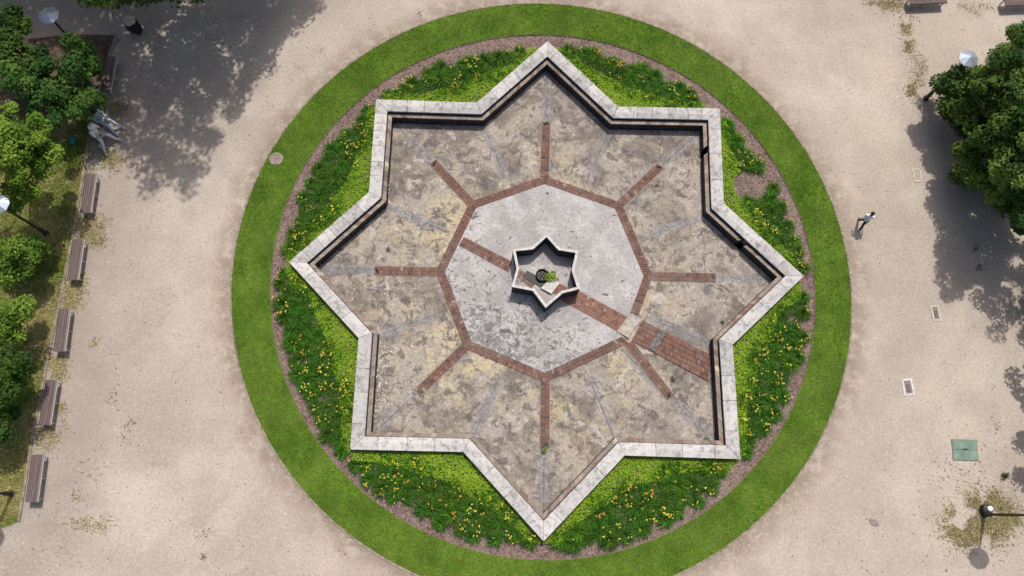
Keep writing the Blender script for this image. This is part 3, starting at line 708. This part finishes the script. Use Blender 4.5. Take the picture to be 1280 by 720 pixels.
# ------------------------------------------------------------------ the bed : bark chips, ground cover, daylilies
def bedpoints(n, z):
    a = rng.random(n)*2*PI; r = np.sqrt(rng.random(n)*(MR**2-49)+49); p = np.stack([MC[0]+r*np.cos(a), MC[1]+r*np.sin(a), np.full(n, z)], 1)
    return p[~inpoly(p, STAR)]
PP = bedpoints(42000, -.03); k = len(PP); PP[:, 2] += rng.random(k)*.03
N_ = np.tile([0., 0, 1.], (k, 1))+rng.normal(size=(k, 3))*.5
T = tintset(k, (.085, .058, .052), (.40, .305, .28))
V, F, T = leaves(PP, N_, .05+.07*rng.random(k), T, .4); o = link('bark_chips', npmesh('bark_chips', V, F, T), 'chip')
tag(o, 'purplish brown bark chips covering the bed between lawn and flowers', 'bark chips', kind='stuff')
conc = [STAR[i] for i in range(1, 16, 2)]
def conc_dist(p): return np.min([np.hypot(p[:, 0]-c[0], p[:, 1]-c[1]) for c in conc], axis=0)
def tip_dist(p): return np.min([np.hypot(p[:, 0]-STAR[i][0], p[:, 1]-STAR[i][1]) for i in range(0, 16, 2)], axis=0)
cov = bedpoints(230000, .0); dw = polydist(cov, STAR); dc = conc_dist(cov); rim = MR-np.hypot(cov[:, 0]-MC[0], cov[:, 1]-MC[1])
lim = .50+1.2*np.clip(1-dc/2.6, 0, 1)+.30*(value(cov, 1.1, 41)-.5)
wallside = dw < lim; kc = (wallside & (rim > .7)) | ((rim > .62+.26*np.clip(cov[:, 1]/8, 0, 1)) & (rng.random(len(cov)) < .55)); bare_px = proj(cov); bare = (np.hypot((bare_px[:, 0]-938)/22, (bare_px[:, 1]-232)/20) < 1)
ks = kc & ~bare; wallside = wallside[ks][:, None]; cov = cov[ks]; k = len(cov); cov[:, 2] = .03+.10*rng.random(k)+.06*value(cov, 2.6, 44)
v = value(cov, 1.6, 42)[:, None]*.6+.4*rng.random((k, 1)); T = np.array([.14, .29, .012])*(1-v)+np.array([.30, .43, .030])*v; T = np.where(wallside, T, np.array([.022, .070, .008])+np.array([.05, .09, .012])*v)
N_ = np.tile([0., 0, 1.], (k, 1))+rng.normal(size=(k, 3))*.4
V, F, T = leaves(cov, N_, .055+.045*rng.random(k), T, .6); o = link('ground_cover', npmesh('ground_cover', V, F, T), 'leaf')
tag(o, 'low yellow green ground cover along the star wall', 'ground cover', kind='stuff')

def lily_mesh(nb, seed, size=1.):
    r_ = random.Random(seed); V, F, T = [], [], []; tone = np.array([r_.uniform(.62, .95), r_.uniform(.78, 1.08), 1.])
    for b in range(nb):
        az = b*2.39996+r_.uniform(-.35, .35); L = size*r_.uniform(.32, .60); e = math.radians(r_.uniform(50, 90)); wd = r_.uniform(.018, .031)
        p = Vector((.17*size*r_.random()*math.cos(az+1), .17*size*r_.random()*math.sin(az+1), -.04)); tn = r_.random()
        side = Vector((-math.sin(az), math.cos(az), 0)); seg = 5; i0 = len(V)
        for s in range(seg+1):
            t = s/seg; ww = wd*(.75+.6*t if t < .4 else 1.0*(1-(t-.4)/.62)**.7)
            V += [p-side*ww*.5, p+side*ww*.5]; c = np.array([.020, .070, .005])+np.array([.100, .160, .010])*tn**1.7; c = c*tone; T += [c, c]
            if s < seg:
                F.append([i0+2*s, i0+2*s+1, i0+2*s+3, i0+2*s+2])
                d = Vector((math.cos(az)*math.cos(e), math.sin(az)*math.cos(e), math.sin(e))); p = p+d*(L/seg); e -= math.radians(r_.uniform(12, 36))
    me = npmesh('leaves', [tuple(v) for v in V], F, np.array(T)); me.materials.append(MAT['lily']); return me
def bloom_mesh(c0, c1, seed):
    r_ = random.Random(seed); V, F, T = [], [], []
    for k in range(6):
        a = k*PI/3+(.0 if k % 2 else .1); d = Vector((math.cos(a), math.sin(a), 0)); s = Vector((-d.y, d.x, 0)); R = .078 if k % 2 else .07; i = len(V)
        V += [Vector((0, 0, -.035)), d*R*.55+s*.027+Vector((0, 0, .012)), d*R+Vector((0, 0, .004)), d*R*.55-s*.027+Vector((0, 0, .012))]
        T += [np.array(c1)*.8, np.array(c0), np.array(c0), np.array(c0)]; F.append([i, i+1, i+2, i+3])
    for k in range(3):                                        # the scape that carries it
        a = k*2*PI/3; b = a+2*PI/3; i = len(V); q = .006
        V += [Vector((q*math.cos(a), q*math.sin(a), -.4)), Vector((q*math.cos(b), q*math.sin(b), -.4)), Vector((q*math.cos(b), q*math.sin(b), -.03)), Vector((q*math.cos(a), q*math.sin(a), -.03))]
        T += [np.array([.07, .14, .02])]*4; F.append([i, i+1, i+2, i+3])
    me = npmesh('bloom', [tuple(v) for v in V], F, np.array(T)); me.materials.append(MAT['bloom_petal']); return me
LILY = [lily_mesh(random.randint(165, 200), 100+i, random.uniform(.9, 1.2)) for i in range(10)]
BLOOM = [bloom_mesh((.78, .62, .08), (.66, .42, .03), 1), bloom_mesh((.80, .68, .20), (.68, .48, .06), 2), bloom_mesh((.72, .37, .07), (.6, .2, .02), 3)]
beds = {0: 'between the top and upper right star points', 1: 'between the upper right and right star points', 2: 'between the right and lower right star points', 3: 'between the lower right and bottom star points',
        4: 'between the bottom and lower left star points', 5: 'between the lower left and left star points', 6: 'between the left and upper left star points', 7: 'between the upper left and top star points'}
ang_tip = [math.atan2(*(STAR[2*i][::-1])) for i in range(8)]
cand = bedpoints(30000, -.03); rim = MR-np.hypot(cand[:, 0]-MC[0], cand[:, 1]-MC[1]); dw = polydist(cand, STAR); dc = conc_dist(cand)
ok = (rim > .36+.25*value(cand, .8, 51)+.26*np.clip(cand[:, 1]/8, 0, 1)) & (dw > .34+1.25*np.clip(1-dc/2.0, 0, 1))
cpx = proj(cand); ok &= np.hypot((cpx[:, 0]-938)/24, (cpx[:, 1]-230)/22) > 1
ok &= np.hypot((cpx[:, 0]-962)/12, (cpx[:, 1]-212)/20) > 1
ok &= ~((cpx[:, 1] > 655) & (abs(cpx[:, 0]-680) < 16))
cand = cand[ok]; sel = []
MIND = .445
for p in cand:
    if len(sel) >= 296: break
    if all((p[0]-q[0])**2+(p[1]-q[1])**2 > MIND**2 for q in sel): sel.append(p)
print('daylily clumps', len(sel))
sel = np.array(sel); fl = value(sel, .9, 61); edge_ = MR-np.hypot(sel[:, 0]-MC[0], sel[:, 1]-MC[1])
for p, f, e in zip(sel, fl, edge_):
    a = math.atan2(p[1], p[0]); bed = 0
    for i in range(8):
        d0 = (ang_tip[i]-a) % (2*PI); d1 = (a-ang_tip[(i+1) % 8]) % (2*PI)
        if d0 < PI/2 and d1 < PI/2: bed = i
    more = {0: .1, 1: .0, 2: .12, 3: .12, 4: .14, 5: .16, 6: .08, 7: .04}[bed]
    flower = f+more+(.18 if e < 1.2 else 0)+random.uniform(-.15, .15) > .56
    lab = ('daylily clump dotted with yellow blooms ' if flower else 'dark green daylily clump without blooms ')+beds[bed]
    o = empty('daylily', p, random.random()*2*PI, lab, 'daylily', ('flowering' if flower else 'leafy')+' daylilies in the bed '+beds[bed])
    s = random.uniform(.75, 1.1); o.scale = (s, s, s*random.uniform(.9, 1.1))
    c = bpy.data.objects.new('leaves', random.choice(LILY)); COL.objects.link(c); c.parent = o
    if flower:
        nb = random.choice((3, 4, 5, 6, 8, 9)) if f+more > .55 else random.choice((1, 2, 3)); oc = random.uniform(0, 2*PI); rare = random.random() < .16
        for _ in range(nb):
            me = BLOOM[2] if rare and random.random() < .8 else BLOOM[0] if random.random() < .6 else BLOOM[1]
            b = bpy.data.objects.new('bloom', me); COL.objects.link(b); b.parent = o
            a = oc+random.gauss(0, .8); r_ = random.uniform(.05, .34)
            b.location = (r_*math.cos(a), r_*math.sin(a), random.uniform(.40, .56)); b.rotation_euler = (random.uniform(-.5, .5), random.uniform(-.5, .5), random.random()*6)
            k = random.uniform(.36, .60); b.scale = (k, k, k)
def weed(label, loc, size, lo, hi, nl=70):
    o = empty('weed', loc, 0, label, 'weed'); k = nl
    d = rng.normal(size=(k, 3)); d[:, 2] = abs(d[:, 2]); d /= np.linalg.norm(d, axis=1, keepdims=True)
    C = d*size*(.3+.7*rng.random((k, 1)))*np.array([1, 1, 1.1]); V, F, T = leaves(C, d+np.array([0, 0, .5]), .10*(.7+.6*rng.random(k))*size/.25, tintset(k, lo, hi), .4)
    link('leaves', npmesh('leaves', V, F, T), 'leaf', o)
    m = MB(); [m.tube([(0, 0, 0), tuple(C[i]*.95)], [.008, .004], 5) for i in range(0, k, 6)]; m.build('stems', 'stem', o); return o
weed('bright yellow green weed growing beside the nozzle inside the small star basin', at(688, 347, ZF+.06), .36, (.10, .20, .012), (.26, .36, .03), 130)
weed('small green weed sprouting at the end of the bottom brick spoke', at(680, 563, ZF), .2, (.08, .17, .015), (.18, .28, .03))
weed('tiny green weed in the lower right corner of the pool by the ledge', at(882, 549, ZF), .14, (.05, .11, .012), (.12, .19, .02), 50)
weed('dark weed tuft on the gravel right of the green hatch', at(1256, 595), .22, (.02, .035, .012), (.05, .07, .02), 60)
weed('dry olive weed tuft on the pool floor below the wide brick channel', at(841, 474, ZF), .16, (.05, .05, .02), (.14, .13, .05), 60)
weed('dark weed tuft on the pool floor close to the right hand ledge', at(903, 403, ZF), .15, (.03, .035, .015), (.09, .085, .035), 50)
weed('olive weed tuft on the pool floor above the left brick spoke', at(485, 312, ZF), .15, (.06, .06, .02), (.16, .14, .05), 50)
weed('tiny olive weed beside the upper right brick spoke', at(821, 232, ZF), .11, (.06, .06, .02), (.16, .14, .05), 36)
# plaster flakes on the pool floor
PP = []
for (px, py), sp_, k in (((473, 478), 9, 60), ((476, 500), 9, 40), ((478, 450), 10, 30), ((472, 520), 8, 20), ((485, 235), 5, 24), ((600, 555), 12, 12), ((650, 615), 10, 8), ((545, 470), 20, 16), ((640, 560), 30, 14), ((890, 300), 20, 14), ((910, 390), 14, 10), ((920, 340), 16, 10), ((560, 180), 40, 20), ((520, 390), 50, 24), ((740, 600), 20, 10), ((440, 372), 8, 12), ((500, 300), 20, 10)):
    for dx, dy in rng.normal(size=(k, 2))*.5:
        p = at(px+dx*sp_*1., py+dy*sp_*1.6, ZF+.006)
        if inpoly(p[None], L1)[0]: PP.append(p)
PP.append(at(512, 491, ZF+.008)); PP = np.array(PP); k = len(PP)
sz = .04+.13*rng.random(k)**2.5; sz[-1] = .2
V, F, T = leaves(PP, np.tile([0., 0, 1.], (k, 1))+rng.normal(size=(k, 3))*.08, sz, tintset(k, (.50, .43, .36), (.78, .74, .68)), .75)
o = link('plaster_flakes', npmesh('plaster_flakes', V, F, T), 'chip'); tag(o, 'white flakes of broken plaster scattered on the pool floor', 'plaster flakes', kind='stuff')

# ------------------------------------------------------------------ benches
def bench_proto():
    o = empty('bench', (0, 0, 0), 0, 'x', 'bench'); L, Wd = 1.78, .44
    m = MB()
    for k in range(5):
        x = -Wd/2+.042+k*.089; m.box((x, 0, .44), (.078, L, .035), 0, jit((.155, .118, .108) if k != 4 else (.23, .19, .17), .16))
    m.build('seat', 'bench_wood', o, bevel=.006)
    m = MB(); m.box((Wd/2+.012, 0, .425), (.022, L*.99, .06)); m.build('front_rail', 'bench_metal', o, bevel=.004)
    m = MB(); m.box((-Wd/2-.012, 0, .425), (.022, L*.99, .06)); m.build('rear_rail', 'pole_metal', o, bevel=.004)
    for y in (-L/2+.1, 0, L/2-.1):
        m = MB(); m.box((0, y, .40), (Wd*.98, .05, .045)); m.box((.15, y, .19), (.05, .05, .38)); m.box((-.15, y, .19), (.05, .05, .38)); m.build('leg', 'bench_metal', o, bevel=.004)
    return o
proto = bench_proto()
BN = [((139, 74), (132, 112), 'slatted bench in tree shade at the top of the left row'),
      ((127, 140), (118, 181), 'slatted bench under the seated couple on the left'),
      ((114, 219), (107.5, 264), 'slatted wooden bench just below the seated couple in the left row'),
      ((98.5, 301), (91.5, 347.5), 'slatted wooden bench beside the foot of the left edge lamp'),
      ((81, 388), (74.5, 437), 'slatted wooden bench in the middle of the left row between dry grass patches'),
      ((64.5, 477.5), (56.5, 528.5), 'slatted wooden bench next to last at the bottom of the left row'),
      ((47.5, 571), (40, 625), 'slatted wooden bench at the bottom end of the left row near the cropped lamp post'),
      ((1136, 0), (1184.5, -2), 'weathered bench at the top edge right of the grass line'),
      ((1253.5, 2), (1303, 0), 'weathered bench cut off by the top right corner')]
bench_at = []
for i, (a, b, lab) in enumerate(BN):
    o = proto if i == 0 else copy_tree(proto)
    A_, B_ = at(*a, .45), at(*b, .45); c = (A_+B_)/2; d = B_-A_
    o.location = (c[0], c[1], 0); o.rotation_euler = (0, 0, math.atan2(d[1], d[0])+PI/2)
    o['label'] = lab; o['group'] = 'park benches'; bench_at.append((c, o.rotation_euler[2]))

# ------------------------------------------------------------------ lamps
def lamp_proto():
    o = empty('street_lamp', (0, 0, 0), 0, 'x', 'street lamp'); H = 3.53
    m = MB(); m.lathe([(0, 0), (.13, 0), (.13, .05), (.085, .09), (.085, .55), (.06, .6), (0, .6)], seg=20); m.build('base', 'pole_metal', o, smooth=2)
    m = MB(); m.tube([(0, 0, .55), (0, 0, 1.8), (0, 0, 3.1)], [.055, .05, .042], 14); m.build('pole', 'pole_metal', o, smooth=2)
    m = MB(); m.lathe([(.06, 3.08), (.09, 3.12), (.15, 3.2), (.16, 3.28), (.12, 3.36), (.05, 3.4)], seg=20); m.build('globe', 'globe', o, smooth=2)
    m = MB(); m.lathe([(0, H+.02), (.03, H+.01), (.42, H-.15), (.425, H-.17), (.41, H-.165), (.03, H-.02)], seg=8); m.build('shade', 'shade_metal', o)
    return o
proto = lamp_proto()
LP = [((1157, 123.4), 'street lamp with a pale blue cone shade rising past the large tree at upper right'), (proj(np.array([*at(60, 18, 3.45)[:2], 0]))[0], 'street lamp with a grey cone shade in the top left corner, foot hidden by foliage'),
      ((58, 292), 'street lamp at the left edge with its bright shade half cut off'), ((1228.5, 643), 'lamp post at lower right with its round shade shadow on the gravel'), ((15.5, 617), 'lamp post at the lower left edge beside the last bench')]
for i, (p, lab) in enumerate(LP):
    o = proto if i == 0 else copy_tree(proto)
    o.location = tuple(at(*p)); o.rotation_euler = (0, 0, .2+i*.4); o['label'] = lab; o['group'] = 'street lamps'
fd = empty('floodlight', at(1229.5, 637), 0, 'small black floodlight with a white domed lens beside the lower right lamp post', 'floodlight')
m = MB(); m.lathe([(0, 0), (.19, 0), (.21, .10), (.2, .30), (.15, .33), (0, .33)], seg=18); m.build('housing', 'black_metal', fd, smooth=2)
m = MB(); m.ball((.06, .04, .33), .11, (1, 1, .7)); m.build('lens', 'globe', fd, smooth=True)

# ------------------------------------------------------------------ litter bin
lb = empty('litter_bin', at(171, 39), math.radians(-12), 'black litter bin with a tan rounded lid in the shade near the top left bench', 'litter bin')
m = MB(); m.prism([(-.26, -.2), (.26, -.2), (.26, .2), (-.26, .2)], .12, .72)
m.build('body', 'black_metal', lb, bevel=.03)
for x in (-.21, .21):
    m = MB(); m.box((x, 0, .42), (.05, .34, .84)); m.build('leg', 'black_metal', lb, bevel=.006)
m = MB(); m.lathe([(0, .94), (.12, .93), (.23, .88), (.28, .80), (.27, .78), (0, .80)], seg=24); m.build('lid', 'tan_lid', lb, smooth=2)
# teal bag on the grass
bgo = empty('bag', at(93, 177), .3, 'dark teal bag lying on the grass behind the seated couple', 'bag')
m = MB(); m.ball((0, 0, .14), .2, (.8, 1.05, .7)); m.build('body', 'bag_cloth', bgo, smooth=True)
m = MB(); m.tube([(-.08, -.06, .24), (-.05, -.03, .34), (.0, .02, .36), (.05, .05, .33), (.08, .06, .24)], .012, 8); m.build('handle', 'shoe_dark', bgo, smooth=True)

# ------------------------------------------------------------------ covers let into the ground
def rect_cover(label, px, py, wpx, hpx, fm, gm, bars, tilt):
    c = at(px, py); wv = at(px+wpx/2, py)-at(px-wpx/2, py); hv = at(px, py-hpx/2)-at(px, py+hpx/2); W_, H_ = np.linalg.norm(wv), np.linalg.norm(hv)
    o = empty('drain_cover', c, math.atan2(wv[1], wv[0])+tilt, label, 'drain cover', 'rectangular drain covers in the gravel')
    m = MB(); b = .085
    for cx, cy, sx, sy in ((-W_/2+b/2, 0, b, H_), (W_/2-b/2, 0, b, H_), (0, H_/2-b/2, W_-2*b-.004, b), (0, -H_/2+b/2, W_-2*b-.004, b)): m.box((cx, cy, .0), (sx, sy, .05))
    m.build('frame', fm, o, bevel=.006)
    m = MB(); iw, ih = W_-2*b, H_-2*b
    if bars:
        m.box((0, 0, -.006), (iw, ih, .02)); m.build('plate', 'grey_stone', o); m = MB()
        for k in range(4): m.box((0, -ih*.30+k*ih*.15, .012), (iw*.62, ih*.10, .012))
    else: m.box((0, 0, .0), (iw, ih, .012))
    m.build('grate', gm, o); return o
rect_cover('pinkish worn rectangular drain frame next to the large tree shade', 1146.5, 219.5, 11, 17, 'dull_frame', 'gravel', False, math.radians(2))
rect_cover('pale framed drain cover with a dark slot, middle of the three drain covers', 1169.5, 391.5, 11, 20, 'dull_frame', 'grate', True, math.radians(4))
rect_cover('white framed rectangular drain cover with a dark grate above the green hatch', 1135, 484, 13.5, 21, 'white_frame', 'grate', True, math.radians(4))
H4 = [at(px, py, .02) for px, py in ((1189.5, 549), (1221, 550), (1223, 576), (1192, 575))]; hc = np.mean(H4, axis=0)
hh = empty('access_hatch', (hc[0], hc[1], 0), 0, 'square pale green steel hatch let into the gravel at lower right', 'hatch')
pl = [p[:2]-hc[:2] for p in H4]; m = MB()
m.prism([pl[0], pl[1], lerp(pl[1], pl[2], .49), lerp(pl[0], pl[3], .49)], 0, .045); m.prism([lerp(pl[0], pl[3], .505), lerp(pl[1], pl[2], .505), pl[2], pl[3]], 0, .045)
m.build('lid', 'hatch_green', hh, bevel=.006)
m = MB(); m.box((0, .03, .05), (.16, .04, .02)); m.box((-.06, .0, .048), (.03, .05, .012)); m.box((.06, .0, .048), (.03, .05, .012)); m.build('handle', 'pole_metal', hh)
m = MB(); q2 = [np.array(p)*1.035 for p in pl]; m.prism(q2, -.02, .02); m.build('frame', 'kerb_stone', hh)
mh = empty('manhole_cover', at(345.5, 199), 0, 'round concrete ringed manhole cover set in the lawn on the left', 'manhole cover')
m = MB(); m.lathe([(.19, .0), (.30, .0), (.30, .05), (.27, .06), (.20, .06), (.19, .0)], seg=32); m.build('ring', 'kerb_stone', mh, smooth=2)
m = MB(); m.lathe([(.19, .045), (0, .05)], seg=32); m.build('lid', 'grey_stone', mh)
m = MB(); m.lathe([(.06, .047), (.07, .056), (.05, .056), (.05, .047)], seg=16); m.build('handle', 'grate', mh)
st = MB(); c = at(1092.5, 654)
st.prism([(c[0]+x, c[1]+y) for x, y in ((-.2, .1), (-.14, .19), (-.03, .13), (.08, .17), (.2, -.02), (.21, -.1), (.03, -.13), (-.13, -.06))], -.02, .02)
tag(st.build('flat_stone', 'grey_stone', bevel=.008), 'small flat grey stone lying in the gravel at lower right', 'stone')

# ------------------------------------------------------------------ people
def remeshed(name, shapes, mat, parent, voxel=.009):
    m = MB()
    for s in shapes:
        if s[0] == 'b': m.ball(s[1], s[2], s[3] if len(s) > 3 else (1, 1, 1))
        else:
            _, pts, rad = s; m.tube(pts, rad, 12)
            for p, r_ in ((pts[0], rad[0]), (pts[-1], rad[-1])): m.ball(p, r_)
    bmesh.ops.recalc_face_normals(m.bm, faces=m.bm.faces)
    me = bpy.data.meshes.new('tmp'); m.bm.to_mesh(me); m.bm.free(); o = bpy.data.objects.new('tmp', me); COL.objects.link(o)
    md = o.modifiers.new('r', 'REMESH'); md.mode = 'VOXEL'; md.voxel_size = voxel
    sm = o.modifiers.new('s', 'SMOOTH'); sm.factor = .5; sm.iterations = 4
    dg = bpy.context.evaluated_depsgraph_get(); me2 = bpy.data.meshes.new_from_object(o.evaluated_get(dg)); bpy.data.objects.remove(o)
    me2.name = name; me2.materials.clear(); me2.polygons.foreach_set('use_smooth', np.ones(len(me2.polygons), bool)); return link(name, me2, mat, parent)
def v3(*a): return Vector(a)
def person(label, loc, rz, J, top, legs, shoe, hair, scale=1., cap=None, sleeve=.55):
    """J: joints facing +X; continuous body with head, face, five fingered hands; clothes and hair as its children"""
    o = empty('person', loc, rz, label, 'person'); o.scale = (scale,)*3
    J = {k: Vector(v) for k, v in J.items()}; hd = J['head']; nk = J['neck']; ch = J['chest']; pv = J['pelvis']; f = (J['look']-hd).normalized(); upv = (hd-nk).normalized(); sd = upv.cross(f).normalized()
    B = [('t', [pv, (pv+ch)/2, ch], [.12, .11, .13]), ('t', [ch, nk], [.10, .055]), ('t', [nk, hd], [.052, .06]), ('b', hd+upv*.03, .1, (1, .86, 1.15)), ('b', hd+f*.03-upv*.05, .07),
         ('b', hd+f*.105-upv*.01, .018), ('b', hd+f*.09-upv*.055, .02), ('b', hd+sd*.088, .022), ('b', hd-sd*.088, .022), ('b', hd+f*.088+sd*.033+upv*.025, .014), ('b', hd+f*.088-sd*.033+upv*.025, .014)]
    TOP = [('t', [pv+v3(0, 0, .06), (pv+ch)/2, ch], [.145, .14, .155]), ('t', [J['shl'], ch+(nk-ch)*.3, J['shr']], [.075, .1, .075])]
    LEG = [('t', [J['hipl'], pv, J['hipr']], [.11, .13, .11])]
    for s in 'lr':
        sh, el, wr, hp, kn, an, to = (J[k+s] for k in ('sh', 'el', 'wr', 'hip', 'kn', 'an', 'to'))
        B += [('t', [sh, el], [.052, .04]), ('t', [el, wr], [.042, .027]), ('t', [hp, kn], [.085, .055]), ('t', [kn, kn+(an-kn)*.35, an], [.052, .055, .035]), ('t', [an, to], [.038, .028])]
        d = (wr-el).normalized(); a = d.cross(Vector((0, 0, 1))).normalized() if abs(d.z) < .9 else Vector((0, 1, 0)); nrm = d.cross(a); mir = 1 if s == 'l' else -1
        B.append(('t', [wr, wr+d*.05, wr+d*.085], [.027, .034, .032]))
        for k, (off, ln) in enumerate(((-.028, .066), (-.009, .078), (.010, .073), (.028, .056))):
            r0 = wr+d*.085+a*off; B.append(('t', [r0, r0+d*ln*.5, r0+d*ln*.9-nrm*.02], [.0095, .009, .008]))
        th = wr+d*.03+a*.03*mir; B.append(('t', [th, th+d*.035+a*.025*mir, th+d*.06+a*.03*mir], [.0115, .0105, .009]))
        TOP.append(('t', [sh, sh+(el-sh)*sleeve*1.6 if sleeve < .6 else el], [.07, .058]))
        if sleeve > .6: TOP.append(('t', [el, el+(wr-el)*.9], [.055, .042]))
        LEG += [('t', [hp, kn], [.105, .075]), ('t', [kn, kn+(an-kn)*.93], [.073, .055])]
        remeshed('shoe', [('t', [an-v3(0, 0, .03), an+(to-an)*.5-v3(0, 0, .02), to], [.048, .048, .042])], shoe, o, .012)
    remeshed('body', B, 'skin', o, .0075)
    remeshed('shirt', TOP, top, o, .012); remeshed('trousers', LEG, legs, o, .012)
    hs = [('b', hd+upv*.05-f*.02, .108, (1, .95, 1.05)), ('b', hd-f*.05, .085)]
    remeshed('hair', hs, hair, o, .011)
    if cap: remeshed('hat', [('b', hd+upv*.085, .115, (1, 1, .7)), ('t', [hd+upv*.08-f*.12, hd+upv*.08+f*.15], [.03, .03]), ('b', hd+upv*.075, .17, (1, 1, .12))], cap, o, .011)
    return o
SEAT = dict(pelvis=(0, 0, .54), hipl=(.03, .09, .53), hipr=(.03, -.09, .53), chest=(.05, 0, .88), neck=(.08, 0, 1.04), head=(.12, 0, 1.17), look=(.5, -.1, 1.10),
            shl=(.05, .18, .97), shr=(.05, -.18, .97), ell=(.12, .24, .72), elr=(.12, -.24, .72), wrl=(.33, .13, .66), wrr=(.33, -.13, .66),
            knl=(.47, .12, .52), knr=(.47, -.12, .52), anl=(.66, .16, .10), anr=(.58, -.12, .10), tol=(.83, .19, .05), tor=(.75, -.13, .05))
(c1, rz1) = bench_at[1]
u1 = np.array([math.cos(rz1), math.sin(rz1)])             # forward, towards the plaza
v1 = np.array([-math.sin(rz1), math.cos(rz1)])
if u1[0] < 0: u1, v1, rz1 = -u1, -v1, rz1+PI
p = c1[:2]+v1*.42+u1*.02
person('person with black hair, teal top and blue jeans seated on the shaded bench', (p[0], p[1], 0), rz1-.35, {**SEAT, 'anl': (.78, .16, .10), 'tol': (.94, .18, .06), 'anr': (.62, -.2, .10), 'tor': (.78, -.24, .05)}, 'teal_cloth', 'jeans', 'shoe', 'hair_dark')
p = c1[:2]-v1*.28+u1*.02
person('person in white shirt and sun hat seated on the shaded left bench', (p[0], p[1], 0), rz1-.15, {**SEAT, 'knr': (.36, -.32, .52), 'anr': (.40, -.60, .10), 'tor': (.50, -.72, .05), 'knl': (.48, .06, .53), 'anl': (.70, .08, .10), 'tol': (.86, .09, .05)}, 'white_cloth', 'pale_trousers', 'shoe', 'hair_grey', cap='white_cloth')
WALK = dict(pelvis=(0, 0, .93), hipl=(0, .09, .9), hipr=(0, -.09, .9), chest=(.04, 0, 1.27), neck=(.05, 0, 1.45), head=(.09, 0, 1.60), look=(.6, 0, 1.5),
            shl=(.03, .19, 1.39), shr=(.03, -.19, 1.39), ell=(-.10, .25, 1.12), elr=(.14, -.25, 1.13), wrl=(-.02, .27, .89), wrr=(.32, -.22, .97),
            knl=(.16, .09, .50), knr=(-.05, -.09, .48), anl=(.27, .09, .10), anr=(-.30, -.09, .16), tol=(.44, .1, .045), tor=(-.18, -.1, .05))
person('person in a white top and dark trousers walking alone on the gravel', at(1073, 282), math.radians(75), WALK, 'white_cloth', 'dark_trousers', 'shoe_dark', 'hair_dark', scale=.80)
print('objects', len(bpy.data.objects))
